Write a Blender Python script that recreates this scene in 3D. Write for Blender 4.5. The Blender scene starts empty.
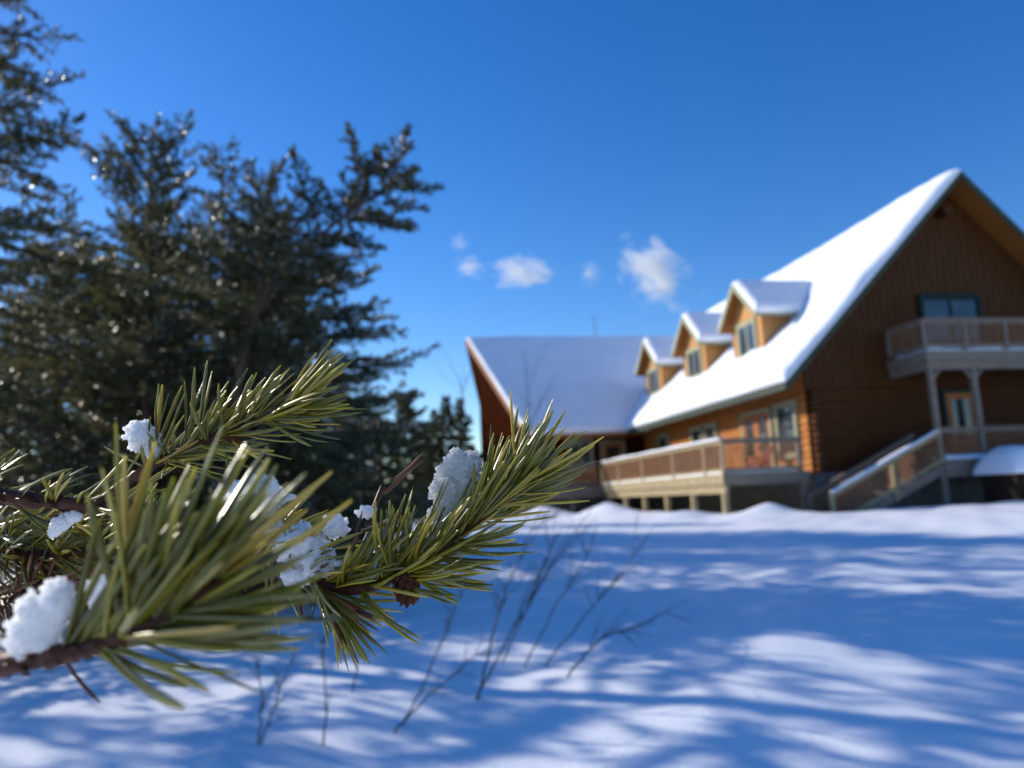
import bpy, math, random
import numpy as np
from mathutils import Vector, Matrix, noise as mnoise

R = math.radians
scene = bpy.context.scene
COL = scene.collection

# ------------------------------------------------------------------ camera
PITCH, ROLL, FPX = R(8.6), R(2.4), 768.0
_F = np.array([0, math.cos(PITCH), math.sin(PITCH)])
_U0 = np.array([0, -math.sin(PITCH), math.cos(PITCH)])
_X0 = np.array([1.0, 0, 0])
_X = _X0 * math.cos(ROLL) - _U0 * math.sin(ROLL)
_U = _U0 * math.cos(ROLL) + _X0 * math.sin(ROLL)
cam_d = bpy.data.cameras.new('camera')
cam = bpy.data.objects.new('camera', cam_d)
COL.objects.link(cam)
cam.matrix_world = Matrix(((_X[0], _U[0], -_F[0], 0), (_X[1], _U[1], -_F[1], 0), (_X[2], _U[2], -_F[2], 0), (0, 0, 0, 1)))
cam_d.sensor_width = 36.0
cam_d.lens = 27.0
cam_d.clip_start = 0.02
cam_d.clip_end = 6000
cam_d.dof.use_dof = True
cam_d.dof.focus_distance = 0.325
cam_d.dof.aperture_fstop = 11.0
cam_d.dof.aperture_blades = 0
scene.camera = cam

def ray(px, py):
    return _F + _X * (px - 512) / FPX + _U * (384 - py) / FPX

def at(px, py, d):
    """point seen at a photo position, d metres along the view axis"""
    return ray(px, py) * d

# ------------------------------------------------------------------ world, sun, exposure
SUN_EL, SUN_AZ = R(24.2), R(152)            # azimuth counter-clockwise from +X
SUN = Vector((math.cos(SUN_EL) * math.cos(SUN_AZ), math.cos(SUN_EL) * math.sin(SUN_AZ), math.sin(SUN_EL)))
world = bpy.data.worlds.new("World")
scene.world = world
world.use_nodes = True
wn = world.node_tree
wn.nodes.clear()
wo = wn.nodes.new('ShaderNodeOutputWorld')
bg = wn.nodes.new('ShaderNodeBackground')
sky = wn.nodes.new('ShaderNodeTexSky')
sky.sky_type = 'NISHITA'
sky.sun_disc = False
sky.sun_elevation = SUN_EL
sky.sun_rotation = R(90) - SUN_AZ
sky.altitude = 300
sky.air_density = 1.0
sky.dust_density = 0.15
sky.ozone_density = 3.0
hsv = wn.nodes.new('ShaderNodeHueSaturation')
hsv.inputs['Hue'].default_value = 0.512
hsv.inputs['Saturation'].default_value = 1.34
hsv.inputs['Value'].default_value = 1.12
wn.links.new(sky.outputs[0], hsv.inputs['Color'])
wn.links.new(hsv.outputs[0], bg.inputs['Color'])
bg.inputs['Strength'].default_value = 0.13
wn.links.new(bg.outputs[0], wo.inputs['Surface'])

sun_d = bpy.data.lights.new('sun', 'SUN')
sun_d.energy = 4.4
sun_d.angle = R(0.53)
sun_d.color = (1.0, 0.93, 0.82)
sun_o = bpy.data.objects.new('sun', sun_d)
COL.objects.link(sun_o)
sun_o.rotation_euler = SUN.to_track_quat('Z', 'Y').to_euler()

vs = scene.view_settings
scene.display_settings.display_device = 'sRGB'
vs.view_transform = 'Standard'
vs.look = 'None'
vs.exposure = 0.3
vs.gamma = 1.0
cy = scene.cycles
cy.use_denoising = True
cy.max_bounces = 8
cy.diffuse_bounces = 3
cy.glossy_bounces = 3
cy.transmission_bounces = 6
cy.transparent_max_bounces = 8
cy.volume_bounces = 6
cy.sample_clamp_indirect = 8.0
cy.caustics_reflective = False
cy.caustics_refractive = False

# ------------------------------------------------------------------ materials
def new_mat(name):
    m = bpy.data.materials.new(name)
    m.use_nodes = True
    nt = m.node_tree
    b = nt.nodes['Principled BSDF']
    return m, nt, b

def ramp(nt, fac, stops):
    r = nt.nodes.new('ShaderNodeValToRGB')
    while len(r.color_ramp.elements) < len(stops):
        r.color_ramp.elements.new(0.5)
    for e, (p, c) in zip(r.color_ramp.elements, stops):
        e.position = p
        e.color = (*c, 1)
    nt.links.new(fac, r.inputs[0])
    return r.outputs[0]

def tex(nt, kind, scale, detail=3.0, mapping=None, coord='Object', **kw):
    tc = nt.nodes.new('ShaderNodeTexCoord')
    mp = nt.nodes.new('ShaderNodeMapping')
    if mapping:
        mp.inputs['Scale'].default_value = mapping
    nt.links.new(tc.outputs[coord], mp.inputs[0])
    t = nt.nodes.new(kind)
    t.inputs['Scale'].default_value = scale
    if 'Detail' in t.inputs:
        t.inputs['Detail'].default_value = detail
    nt.links.new(mp.outputs[0], t.inputs[0])
    return t

def bump(nt, b, h, strength, dist):
    n = nt.nodes.new('ShaderNodeBump')
    n.inputs['Strength'].default_value = strength
    n.inputs['Distance'].default_value = dist
    nt.links.new(h, n.inputs['Height'])
    nt.links.new(n.outputs[0], b.inputs['Normal'])

def wood_mat(name, dark, light, rough=0.6, grain=(1.2, 1.2, 14), scale=2.0, spec=0.15):
    m, nt, b = new_mat(name)
    t = tex(nt, 'ShaderNodeTexNoise', scale, 5, grain)
    c = ramp(nt, t.outputs['Fac'], [(0.3, dark), (0.7, light)])
    nt.links.new(c, b.inputs['Base Color'])
    b.inputs['Roughness'].default_value = rough
    b.inputs['Specular IOR Level'].default_value = spec
    bump(nt, b, t.outputs['Fac'], 0.25, 0.01)
    return m

M = {}
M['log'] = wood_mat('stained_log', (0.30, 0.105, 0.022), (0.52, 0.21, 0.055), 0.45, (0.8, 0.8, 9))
M['shade_toned_board'] = wood_mat('shade_toned_board', (0.055, 0.020, 0.0042), (0.105, 0.039, 0.0085), 0.6, (9, 9, 0.7))  # dark brown boards, with the gable's shade added to the base colour
M['shade_toned_log'] = wood_mat('shade_toned_log', (0.048, 0.0145, 0.0025), (0.095, 0.031, 0.005), 0.55, (0.8, 0.8, 9))  # same stain as the side logs, darkened so the gable looks shaded
M['dormer_board'] = wood_mat('dormer_board', (0.42, 0.19, 0.055), (0.58, 0.30, 0.11), 0.6, (8, 8, 0.8))
M['shade_toned_red_stain'] = wood_mat('shade_toned_red_board', (0.040, 0.007, 0.0012), (0.075, 0.014, 0.0024), 0.9, (8, 8, 0.8), spec=0.02)  # red stain, its colour lowered further to imitate shade on the prow wall
M['soffit'] = wood_mat('soffit_board', (0.20, 0.070, 0.014), (0.33, 0.125, 0.032), 0.55, (5, 5, 5))
M['deck_wood'] = wood_mat('weathered_deck_wood', (0.25, 0.195, 0.105), (0.42, 0.34, 0.20), 0.75, (2, 2, 7))
M['grey_wood'] = wood_mat('grey_painted_wood', (0.17, 0.135, 0.105), (0.27, 0.215, 0.165), 0.7, (2, 2, 7))
M['baluster'] = wood_mat('baluster_wood', (0.22, 0.105, 0.05), (0.36, 0.19, 0.10), 0.65, (7, 7, 1))
M['trim'] = wood_mat('sage_trim', (0.27, 0.27, 0.17), (0.38, 0.37, 0.25), 0.6, (3, 3, 3))
M['fascia'] = wood_mat('dark_green_fascia', (0.035, 0.045, 0.03), (0.065, 0.08, 0.055), 0.5, (3, 3, 3))
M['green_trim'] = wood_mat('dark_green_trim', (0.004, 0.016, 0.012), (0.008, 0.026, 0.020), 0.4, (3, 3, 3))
M['shingle'] = wood_mat('dark_roofing', (0.03, 0.035, 0.035), (0.06, 0.065, 0.06), 0.8, (4, 4, 4))
M['concrete'] = wood_mat('foundation_block', (0.12, 0.12, 0.12), (0.20, 0.20, 0.19), 0.9, (2, 2, 2))
M['dark_wood'] = wood_mat('dark_box_wood', (0.020, 0.012, 0.008), (0.045, 0.026, 0.016), 0.8, (2, 2, 6))
M['door_wood'] = wood_mat('orange_door', (0.30, 0.10, 0.025), (0.45, 0.17, 0.05), 0.5, (7, 7, 1))
M['red_paint'] = wood_mat('dark_red_paint', (0.16, 0.012, 0.012), (0.26, 0.022, 0.02), 0.5, (3, 3, 3))
M['metal'] = wood_mat('grey_metal', (0.10, 0.10, 0.10), (0.18, 0.18, 0.18), 0.5, (3, 3, 3))

def glass_mat():
    m, nt, b = new_mat('window_glass')
    t = tex(nt, 'ShaderNodeTexNoise', 0.9, 2)
    c = ramp(nt, t.outputs['Fac'], [(0.4, (0.012, 0.016, 0.02)), (0.65, (0.06, 0.07, 0.08))])
    nt.links.new(c, b.inputs['Base Color'])
    b.inputs['Roughness'].default_value = 0.04
    b.inputs['Specular IOR Level'].default_value = 0.6
    b.inputs['Coat Weight'].default_value = 0.15
    b.inputs['Coat Roughness'].default_value = 0.03
    return m
M['glass'] = glass_mat()

def snow_mat(name, coarse, fine, strength, sss=0.0, dist=0.02):
    m, nt, b = new_mat(name)
    t = tex(nt, 'ShaderNodeTexNoise', coarse, 6)
    t2 = tex(nt, 'ShaderNodeTexNoise', fine, 4)
    c = ramp(nt, t.outputs['Fac'], [(0.3, (0.80, 0.83, 0.88)), (0.7, (0.87, 0.89, 0.92))])
    nt.links.new(c, b.inputs['Base Color'])
    mx = nt.nodes.new('ShaderNodeMath')
    mx.operation = 'ADD'
    nt.links.new(t.outputs['Fac'], mx.inputs[0])
    nt.links.new(t2.outputs['Fac'], mx.inputs[1])
    b.inputs['Roughness'].default_value = 0.55
    b.inputs['Specular IOR Level'].default_value = 0.25
    if sss:
        b.inputs['Subsurface Weight'].default_value = sss
        b.inputs['Subsurface Radius'].default_value = (0.02, 0.03, 0.04)
        b.inputs['Subsurface Scale'].default_value = 0.5
    bump(nt, b, mx.outputs[0], strength, dist)
    return m
M['snow'] = snow_mat('ground_snow', 2.2, 60.0, 0.22, dist=0.035)
M['roof_snow'] = snow_mat('roof_snow', 1.2, 9.0, 0.3, dist=0.05)

def needle_mat(name, stops, rough, transl, spec=0.6):
    m, nt, b = new_mat(name)
    g = nt.nodes.new('ShaderNodeNewGeometry')
    c = ramp(nt, g.outputs['Random Per Island'], stops)
    nt.links.new(c, b.inputs['Base Color'])
    b.inputs['Roughness'].default_value = rough
    b.inputs['Specular IOR Level'].default_value = spec
    if transl:
        tr = nt.nodes.new('ShaderNodeBsdfTranslucent')
        nt.links.new(c, tr.inputs['Color'])
        mix = nt.nodes.new('ShaderNodeMixShader')
        mix.inputs[0].default_value = transl
        out = nt.nodes['Material Output']
        nt.links.new(b.outputs[0], mix.inputs[1])
        nt.links.new(tr.outputs[0], mix.inputs[2])
        nt.links.new(mix.outputs[0], out.inputs['Surface'])
    return m
M['pine_needle'] = needle_mat('pine_needle', [(0.0, (0.15, 0.140, 0.009)), (0.35, (0.075, 0.080, 0.006)), (0.6, (0.21, 0.185, 0.010)), (0.85, (0.32, 0.26, 0.014)), (1.0, (0.38, 0.25, 0.03))], 0.27, 0, 0.6)
_b = M['pine_needle'].node_tree.nodes['Principled BSDF']
_b.inputs['Subsurface Weight'].default_value = 0.5
_b.inputs['Subsurface Radius'].default_value = (1.0, 1.0, 0.4)
_b.inputs['Subsurface Scale'].default_value = 0.0016
M['dead_needle'] = needle_mat('brown_needle', [(0.0, (0.08, 0.022, 0.006)), (0.5, (0.15, 0.048, 0.012)), (1.0, (0.24, 0.10, 0.03))], 0.4, 0.15)
M['spruce_needle'] = needle_mat('spruce_needle', [(0.0, (0.030, 0.038, 0.012)), (0.5, (0.072, 0.076, 0.024)), (0.85, (0.14, 0.125, 0.045)), (1.0, (0.23, 0.20, 0.10))], 0.33, 0.45, 0.6)
M['bark'] = wood_mat('conifer_bark', (0.05, 0.03, 0.02), (0.13, 0.085, 0.06), 0.85, (6, 6, 2))
M['twig'] = wood_mat('red_brown_twig', (0.030, 0.011, 0.007), (0.10, 0.036, 0.020), 0.5, (60, 60, 60))
M['bare_twig'] = wood_mat('bare_twig_bark', (0.035, 0.028, 0.03), (0.09, 0.07, 0.07), 0.7, (20, 20, 20))
M['bud'] = wood_mat('bud_scale', (0.05, 0.014, 0.006), (0.11, 0.036, 0.016), 0.6, (150, 150, 150))

def ice_mat(col=(0.80, 0.805, 0.79, 1), trans=0.0, rough=0.12):
    m, nt, b = new_mat('granular_ice')
    v = tex(nt, 'ShaderNodeTexVoronoi', 900.0)
    n = tex(nt, 'ShaderNodeTexNoise', 260.0, 4)
    b.inputs['Base Color'].default_value = col
    b.inputs['Roughness'].default_value = rough
    b.inputs['IOR'].default_value = 1.31
    b.inputs['Specular IOR Level'].default_value = 0.9
    b.inputs['Subsurface Weight'].default_value = 1.0
    b.inputs['Subsurface Radius'].default_value = (1.0, 1.0, 1.0)
    b.inputs['Subsurface Scale'].default_value = 0.012
    b.inputs['Transmission Weight'].default_value = trans
    mx = nt.nodes.new('ShaderNodeMath')
    mx.operation = 'ADD'
    nt.links.new(v.outputs['Distance'], mx.inputs[0])
    nt.links.new(n.outputs['Fac'], mx.inputs[1])
    bump(nt, b, mx.outputs[0], 0.9, 0.0008)
    return m
M['ice'] = ice_mat()
M['glassy_ice'] = ice_mat((0.66, 0.69, 0.66, 1), 0.35, 0.05)

def glint_mat():
    return needle_mat('glint_flakes', [(0.0, (0.50, 0.50, 0.47)), (1.0, (0.85, 0.85, 0.82))], 0.3, 0.5, 0.6)  # near-white flake colour that imitates glints on the needles
M['glint'] = glint_mat()

# ------------------------------------------------------------------ object helpers
def tag(o, label=None, cat=None, group=None, kind=None):
    if label: o['label'] = label
    if cat: o['category'] = cat
    if group: o['group'] = group
    if kind: o['kind'] = kind
    return o

def empty(name, loc):
    o = bpy.data.objects.new(name, None)
    COL.objects.link(o)
    o.location = Vector(loc)
    o.empty_display_size = 0.2
    return o

def fast_mesh(name, V, F, mat, parent=None, smooth=False, origin=None):
    """V (n,3) array, F list of faces or (m,k) array"""
    V = np.asarray(V, dtype=np.float64)
    if origin is None:
        if parent is not None:
            origin = np.array(parent.matrix_basis.translation if parent.parent is None else wloc(parent))
        else:
            origin = np.array([V[:, 0].mean(), V[:, 1].mean(), V[:, 2].min()])
    V = V - origin
    me = bpy.data.meshes.new(name)
    if isinstance(F, np.ndarray):
        m, k = F.shape
        me.vertices.add(len(V)); me.vertices.foreach_set('co', V.astype(np.float32).ravel())
        me.loops.add(m * k); me.loops.foreach_set('vertex_index', F.astype(np.int32).ravel())
        me.polygons.add(m)
        me.polygons.foreach_set('loop_start', np.arange(0, m * k, k, dtype=np.int32))
        me.polygons.foreach_set('loop_total', np.full(m, k, dtype=np.int32))
        me.update(calc_edges=True)
    else:
        me.from_pydata([tuple(v) for v in V], [], F)
        me.update()
    if smooth:
        me.polygons.foreach_set('use_smooth', np.ones(len(me.polygons), dtype=bool))
    me.materials.append(mat)
    o = bpy.data.objects.new(name, me)
    COL.objects.link(o)
    if parent is not None:
        o.parent = parent
        o.location = Vector(origin) - Vector(wloc(parent))
    else:
        o.location = Vector(origin)
    return o

def wloc(o):
    v = Vector((0, 0, 0))
    while o is not None:
        v = v + o.location
        o = o.parent
    return v

def copy_tree(o, parent=None):
    c = o.copy()
    COL.objects.link(c)
    c.parent = parent
    for ch in list(o.children):
        copy_tree(ch, c)
    return c

class MB:
    def __init__(s): s.v = []; s.f = []
    def add(s, vs_, fs):
        n = len(s.v)
        s.v += [tuple(v) for v in vs_]
        s.f += [tuple(i + n for i in f) for f in fs]
    def hexa(s, c):
        s.add(c, [(0, 3, 2, 1), (4, 5, 6, 7), (0, 1, 5, 4), (1, 2, 6, 5), (2, 3, 7, 6), (3, 0, 4, 7)])
    def box(s, s0, s1, t0, t1, z0, z1):
        s.hexa([W(*p) for p in ((s0, t0, z0), (s1, t0, z0), (s1, t1, z0), (s0, t1, z0), (s0, t0, z1), (s1, t0, z1), (s1, t1, z1), (s0, t1, z1))])
    def prism(s, a, b):
        """two matching outlines (house coordinates) joined"""
        n = len(a)
        s.add([W(*p) for p in a] + [W(*p) for p in b],
              [tuple(range(n))[::-1], tuple(range(n, 2 * n))] + [(i, (i + 1) % n, n + (i + 1) % n, n + i) for i in range(n)])
    def beam(s, p, q, w, h):
        """rectangular bar between two house points, h vertical"""
        p, q = np.array(W(*p)), np.array(W(*q))
        d = q - p; d /= np.linalg.norm(d)
        side = np.cross(d, [0, 0, 1.0])
        if np.linalg.norm(side) < 1e-3: side = np.array(GV)
        side /= np.linalg.norm(side)
        up = np.cross(side, d)
        a, b = side * w / 2, up * h / 2
        s.hexa([p - a - b, p + a - b, q + a - b, q - a - b, p - a + b, p + a + b, q + a + b, q - a + b])
    def tube(s, pts, rad, n=6):
        V, F = tube_np(np.array(pts, float), np.array(rad, float), n)
        k = len(s.v)
        s.v += [tuple(v) for v in V]; s.f += [tuple(int(i) + k for i in f) for f in F]
    def build(s, name, mat, parent=None, smooth=False):
        return fast_mesh(name, np.array(s.v), s.f, mat, parent, smooth)

def tube_np(P, rad, n=6):
    P = np.asarray(P, float); m = len(P)
    T = np.gradient(P, axis=0); T /= np.linalg.norm(T, axis=1, keepdims=True) + 1e-12
    ref = np.array([0.31, 0.17, 0.93]) if abs(T[0, 2]) < 0.8 else np.array([0.9, 0.2, 0.1])
    A = np.cross(T, ref); A /= np.linalg.norm(A, axis=1, keepdims=True) + 1e-12
    B = np.cross(T, A)
    ang = np.arange(n) * 2 * math.pi / n
    V = P[:, None, :] + rad[:, None, None] * (np.cos(ang)[None, :, None] * A[:, None, :] + np.sin(ang)[None, :, None] * B[:, None, :])
    V = V.reshape(-1, 3)
    i = np.arange(m - 1)[:, None] * n; j = np.arange(n)[None, :]; j2 = (j + 1) % n
    F = np.stack([i + j, i + j2, i + n + j2, i + n + j], axis=-1).reshape(-1, 4)
    return V, F

def spline(pts, k=8):
    """Catmull-Rom through points (any dimension)"""
    P = np.asarray(pts, float)
    P = np.vstack([2 * P[0] - P[1], P, 2 * P[-1] - P[-2]])
    out = []
    for i in range(1, len(P) - 2):
        for u in np.linspace(0, 1, k, endpoint=False):
            a, b, c, d = P[i - 1], P[i], P[i + 1], P[i + 2]
            out.append(0.5 * (2 * b + (c - a) * u + (2 * a - 5 * b + 4 * c - d) * u ** 2 + (3 * b - a - 3 * c + d) * u ** 3))
    out.append(P[-2])
    return np.array(out)

# ------------------------------------------------------------------ ground
def sstep(a, b, x):
    u = np.clip((x - a) / (b - a), 0, 1)
    return u * u * (3 - 2 * u)

YAW = R(10.0)
GV = (math.cos(YAW), math.sin(YAW), 0.0)
LV = (-math.sin(YAW), math.cos(YAW), 0.0)
def W(s, t, z):
    return (GV[0] * s + LV[0] * t, GV[1] * s + LV[1] * t, z)
def to_house(x, y):
    return x * GV[0] + y * GV[1], x * LV[0] + y * LV[1]

PILES = [(12.3, 23.2, 0.42, 0.85, 0.7), (10.1, 24.6, 0.28, 1.1, 0.7), (9.2, 31.0, 0.6, 1.0, 1.6), (10.4, 28.0, 0.2, 1.1, 1.6),
         (17.9, 21.2, 0.08, 1.9, 0.9), (20.2, 21.0, 0.14, 1.8, 0.9), (7.6, 36.0, 0.5, 1.2, 2.0)]
def gz(x, y):
    x = np.asarray(x, float); y = np.asarray(y, float)
    s = x * GV[0] + y * GV[1]; t = x * LV[0] + y * LV[1]
    z = -1.15 + 0.29 * sstep(5.0, 21.0, y)
    z = z + 0.17 * np.exp(-(((x - 2.0) / 1.7) ** 2 + ((y - 5.6 - 0.25 * (x - 2)) / 1.3) ** 2))
    z = z + 0.08 * np.exp(-(((x + 1.5) / 2.0) ** 2 + ((y - 6.5) / 1.5) ** 2))
    z = z + 0.035 * np.sin(0.9 * x + 0.5 * y + 1.0) * np.sin(0.35 * x - 0.8 * y) + 0.02 * np.sin(2.3 * x + 1.3 * y) * np.sin(1.9 * y - 0.7 * x + 0.6)
    z = z + 0.010 * np.sin(5.1 * x + 0.8 * y + 2) * np.sin(4.3 * y - 1.2 * x)
    for (a, b, h, ra, rb) in PILES:
        z = z + h * np.exp(-(((s - a) / ra) ** 2 + ((t - b) / rb) ** 2) ** 0.8)
    # drift along the front of the house
    z = z + 0.07 * np.exp(-((t - 21.6 + 0.5 * np.sin(s * 0.7)) / 1.2) ** 2) * sstep(4, 9, s)
    return z

def axis_coords():
    near = np.arange(-14, 30.01, 0.16)
    lo = -14 - np.cumsum(np.geomspace(0.2, 90, 34)); hi = 30 + np.cumsum(np.geomspace(0.2, 90, 34))
    ny = np.arange(-3, 30.01, 0.14)
    loy = -3 - np.cumsum(np.geomspace(0.2, 60, 24)); hiy = 30 + np.cumsum(np.geomspace(0.16, 110, 40))
    return np.concatenate([lo[::-1], near, hi]), np.concatenate([loy[::-1], ny, hiy])
gx, gy = axis_coords()
GX, GY = np.meshgrid(gx, gy)
GZ = gz(GX, GY)
_near = (GX > -9) & (GX < 24) & (GY > 0.5) & (GY < 27)
_nz = np.zeros_like(GZ)
for _i, _j in zip(*np.nonzero(_near)):
    _x, _y = GX[_i, _j], GY[_i, _j]
    _nz[_i, _j] = 0.015 * mnoise.noise((_x * 1.1, _y * 1.5, 3.0)) + 0.006 * mnoise.noise((_x * 2.6 + 5, _y * 3.1, 9.0)) - 0.03 * max(0.0, mnoise.noise((_x * 0.9 + 11, _y * 0.9, 21.0)) - 0.35)
GZ = GZ + _nz
nx_, ny_ = len(gx), len(gy)
ii = (np.arange(ny_ - 1)[:, None] * nx_ + np.arange(nx_ - 1)[None, :]).ravel()
ground = fast_mesh('snow_ground', np.stack([GX, GY, GZ], -1).reshape(-1, 3), np.stack([ii, ii + 1, ii + nx_ + 1, ii + nx_], -1), M['snow'], smooth=True, origin=np.array([0, 0, -1.15]))
tag(ground, 'smooth snow covered yard streaked with blue tree shadows', 'snowy ground', kind='structure')

# ------------------------------------------------------------------ the lodge
base_s, base_t = 21.5, 25.0
lodge = tag(empty('log_lodge', W(base_s, base_t, -1.0)), 'large log house with steep snowy roofs, three dormers, balcony and deck', 'house')
WS = 15.05            # side wall
WT = 25.0             # gable wall
RS, RZ = 21.54, 11.50 # main ridge
ES, EZ = 13.72, 3.62  # main eave
SL = (RZ - EZ) / (RS - ES)
ER = 2 * RS - ES
RT0, RT1 = 23.95, 50.5
WR = 2 * RS - WS
def roof_z(s): return RZ - SL * abs(s - RS)

def scallop_wall(name, p0, p1, z0, z1, out, mat, parent, step=0.24, depth=0.07, horizontal=True, ztop=None):
    """a wall of half-round logs (or upright battens) standing on a line p0-p1; ztop(u) clips uprights"""
    V, F = [], []
    p0, p1 = np.array(W(*p0, 0)), np.array(W(*p1, 0))
    o = np.array(W(*out, 0)); o /= np.linalg.norm(o)
    if horizontal:
        n = max(1, round((z1 - z0) / step)); st = (z1 - z0) / n
        prof = []
        for i in range(n):
            for a in (0.04, 0.2, 0.5, 0.8, 0.96):
                prof.append((depth * math.sqrt(max(0, 1 - (2 * a - 1) ** 2)), z0 + st * (i + a)))
        k = len(prof)
        for p in (p0, p1):
            for d, z in prof: V.append(p + o * d + np.array([0, 0, z]))
        for i in range(k - 1): F.append((i, k + i, k + i + 1, i + 1))
        back = len(V)
        for p in (p0, p1):
            for z in (z0, z1): V.append(p - o * 0.2 + np.array([0, 0, z]))
        F += [(back, back + 1, back + 3, back + 2)]
    else:
        ln = np.linalg.norm(p1 - p0); n = max(1, round(ln / step))
        for i in range(n):
            for (a0, a1, d) in ((0.0, 0.84, 0.0), (0.84, 1.0, 0.028)):
                u0, u1 = (i + a0) / n, (i + a1) / n
                q0, q1 = p0 + (p1 - p0) * u0, p0 + (p1 - p0) * u1
                h0, h1 = ztop(u0), ztop(u1)
                if max(h0, h1) <= z0 + 0.01: continue
                h0, h1 = max(h0, z0 + 0.005), max(h1, z0 + 0.005)
                b = len(V)
                for q, h in ((q0, h0), (q1, h1)):
                    for dd in (d, -0.15):
                        for z in (z0, h): V.append(q + o * dd + np.array([0, 0, z]))
                F += [(b, b + 4, b + 5, b + 1), (b + 1, b + 5, b + 7, b + 3), (b, b + 1, b + 3, b + 2), (b + 4, b + 6, b + 7, b + 5), (b + 2, b + 3, b + 7, b + 6)]
    return fast_mesh(name, np.array(V), F, mat, parent)

# walls
m = MB(); m.box(WS - 0.02, WR, WT - 0.02, 42.2, -1.4, 0.50); m.build('foundation', M['concrete'], lodge)
scallop_wall('wall', (WS, WT), (WS, 42.2), 0.5, 4.9, (-1, 0), M['log'], lodge)
scallop_wall('gable_wall', (WS, WT), (WR, WT), 0.5, 3.5, (0, -1), M['shade_toned_log'], lodge)
scallop_wall('gable_wall', (WS, WT - 0.03), (WR, WT - 0.03), 3.5, 12, (0, -1), M['shade_toned_board'], lodge, 0.28, horizontal=False,
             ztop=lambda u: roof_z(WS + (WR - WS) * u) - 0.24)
m = MB(); m.box(WR - 0.2, WR, WT + 0.2, 46.8, -1.4, 5.0); m.build('wall', M['shade_toned_log'], lodge)
# crossed log ends at the corner
for k in range(12):
    z = 0.62 + k * 0.24
    m = MB()
    y0 = WT - 0.32 - 0.05 * (k % 3)
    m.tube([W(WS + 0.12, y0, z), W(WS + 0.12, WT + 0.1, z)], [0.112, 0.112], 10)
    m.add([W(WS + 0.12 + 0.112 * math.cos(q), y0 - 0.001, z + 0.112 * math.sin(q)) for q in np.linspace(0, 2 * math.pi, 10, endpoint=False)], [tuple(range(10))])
    m.build('log_end', M['shade_toned_log'], lodge)

# roofs: slabs with fascia
def slab(mb, a, b, c, d, th):
    """quad a-b-c-d (house points, top face) thickened straight down"""
    low = [(p[0], p[1], p[2] - th) for p in (a, b, c, d)]
    mb.prism(low, [a, b, c, d])
m = MB()
slab(m, (ES, RT0, EZ), (ES, 41.3, EZ), (RS, 41.3, RZ), (RS, RT0, RZ), 0.22)
slab(m, (RS, 41.3, RZ), (RS, RT1, RZ), (20.4, 48.3, roof_z(20.4)), (ES + 0.1, 41.3, roof_z(ES + 0.1)), 0.2)
slab(m, (RS, RT0, RZ), (RS, RT1, RZ), (ER, RT1, EZ), (ER, RT0, EZ), 0.22)
main_roof = m.build('roof', M['soffit'], lodge)
m = MB()
for s0, s1, z0, z1 in ((ES, RS, EZ, RZ), (ER, RS, EZ, RZ)):
    m.prism([(s0, RT0 - 0.05, z0 - 0.30), (s1, RT0 - 0.05, z1 - 0.30), (s1, RT0 - 0.05, z1 + 0.02), (s0, RT0 - 0.05, z0 + 0.02)],
            [(s0, RT0 - 0.003, z0 - 0.30), (s1, RT0 - 0.003, z1 - 0.30), (s1, RT0 - 0.003, z1 + 0.02), (s0, RT0 - 0.003, z0 + 0.02)])
m.box(ES - 0.05, ES - 0.003, RT0, 41.1, EZ - 0.27, EZ + 0.02)
m.build('fascia', M['fascia'], main_roof)
# purlin ends and ridge beam under the gable overhang
for s in (21.3,):
    m = MB(); zz = 10.15
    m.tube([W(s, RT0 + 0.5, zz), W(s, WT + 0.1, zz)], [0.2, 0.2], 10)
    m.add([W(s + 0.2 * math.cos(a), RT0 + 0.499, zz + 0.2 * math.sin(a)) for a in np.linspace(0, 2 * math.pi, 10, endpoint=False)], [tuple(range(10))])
    m.build('purlin', M['shade_toned_log'], main_roof)
# eave rafters
m = MB()
for k in range(26):
    t = WT + 0.3 + k * 0.62
    m.prism([(ES + 0.06, t, EZ - 0.34), (WS, t, EZ - 0.34 + SL * (WS - ES - 0.06)), (WS, t, EZ - 0.215 + SL * (WS - ES - 0.06)), (ES + 0.06, t, EZ - 0.215)],
            [(ES + 0.06, t + 0.09, EZ - 0.34), (WS, t + 0.09, EZ - 0.34 + SL * (WS - ES - 0.06)), (WS, t + 0.09, EZ - 0.215 + SL * (WS - ES - 0.06)), (ES + 0.06, t + 0.09, EZ - 0.215)])
m.build('rafter', M['soffit'], main_roof)

# wing with a prow end
WE_T, WE_Z, WR_T, WR_Z = 41.2, 3.50, 48.0, 10.32
PE_S, PR_S = 7.99, 5.6
BE_T = 2 * WR_T - WE_T
m = MB()
slab(m, (PE_S, WE_T, WE_Z), (31, WE_T, WE_Z), (31, WR_T, WR_Z), (PR_S, WR_T, WR_Z), 0.22)
slab(m, (PR_S, WR_T, WR_Z), (31, WR_T, WR_Z), (31, BE_T, WE_Z), (PE_S, BE_T, WE_Z), 0.22)
wing_roof = m.build('roof', M['soffit'], lodge)
m = MB()
m.beam((PE_S - 0.03, WE_T, WE_Z - 0.12), (PR_S - 0.03, WR_T, WR_Z - 0.12), 0.05, 0.30)
m.beam((PE_S - 0.03, BE_T, WE_Z - 0.12), (PR_S - 0.03, WR_T, WR_Z - 0.12), 0.05, 0.30)
m.box(PE_S, ES - 0.1, WE_T - 0.05, WE_T - 0.003, WE_Z - 0.27, WE_Z + 0.02)
m.build('fascia', M['soffit'], wing_roof)
PW_S, PC_S, PC_T = 6.35, 8.8, 42.3
wslope = (WR_Z - WE_Z) / (WR_T - WE_T)
def wing_wall_z(u): return WR_Z - (1 - u) * (WR_T - PC_T) * wslope - 0.24
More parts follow.
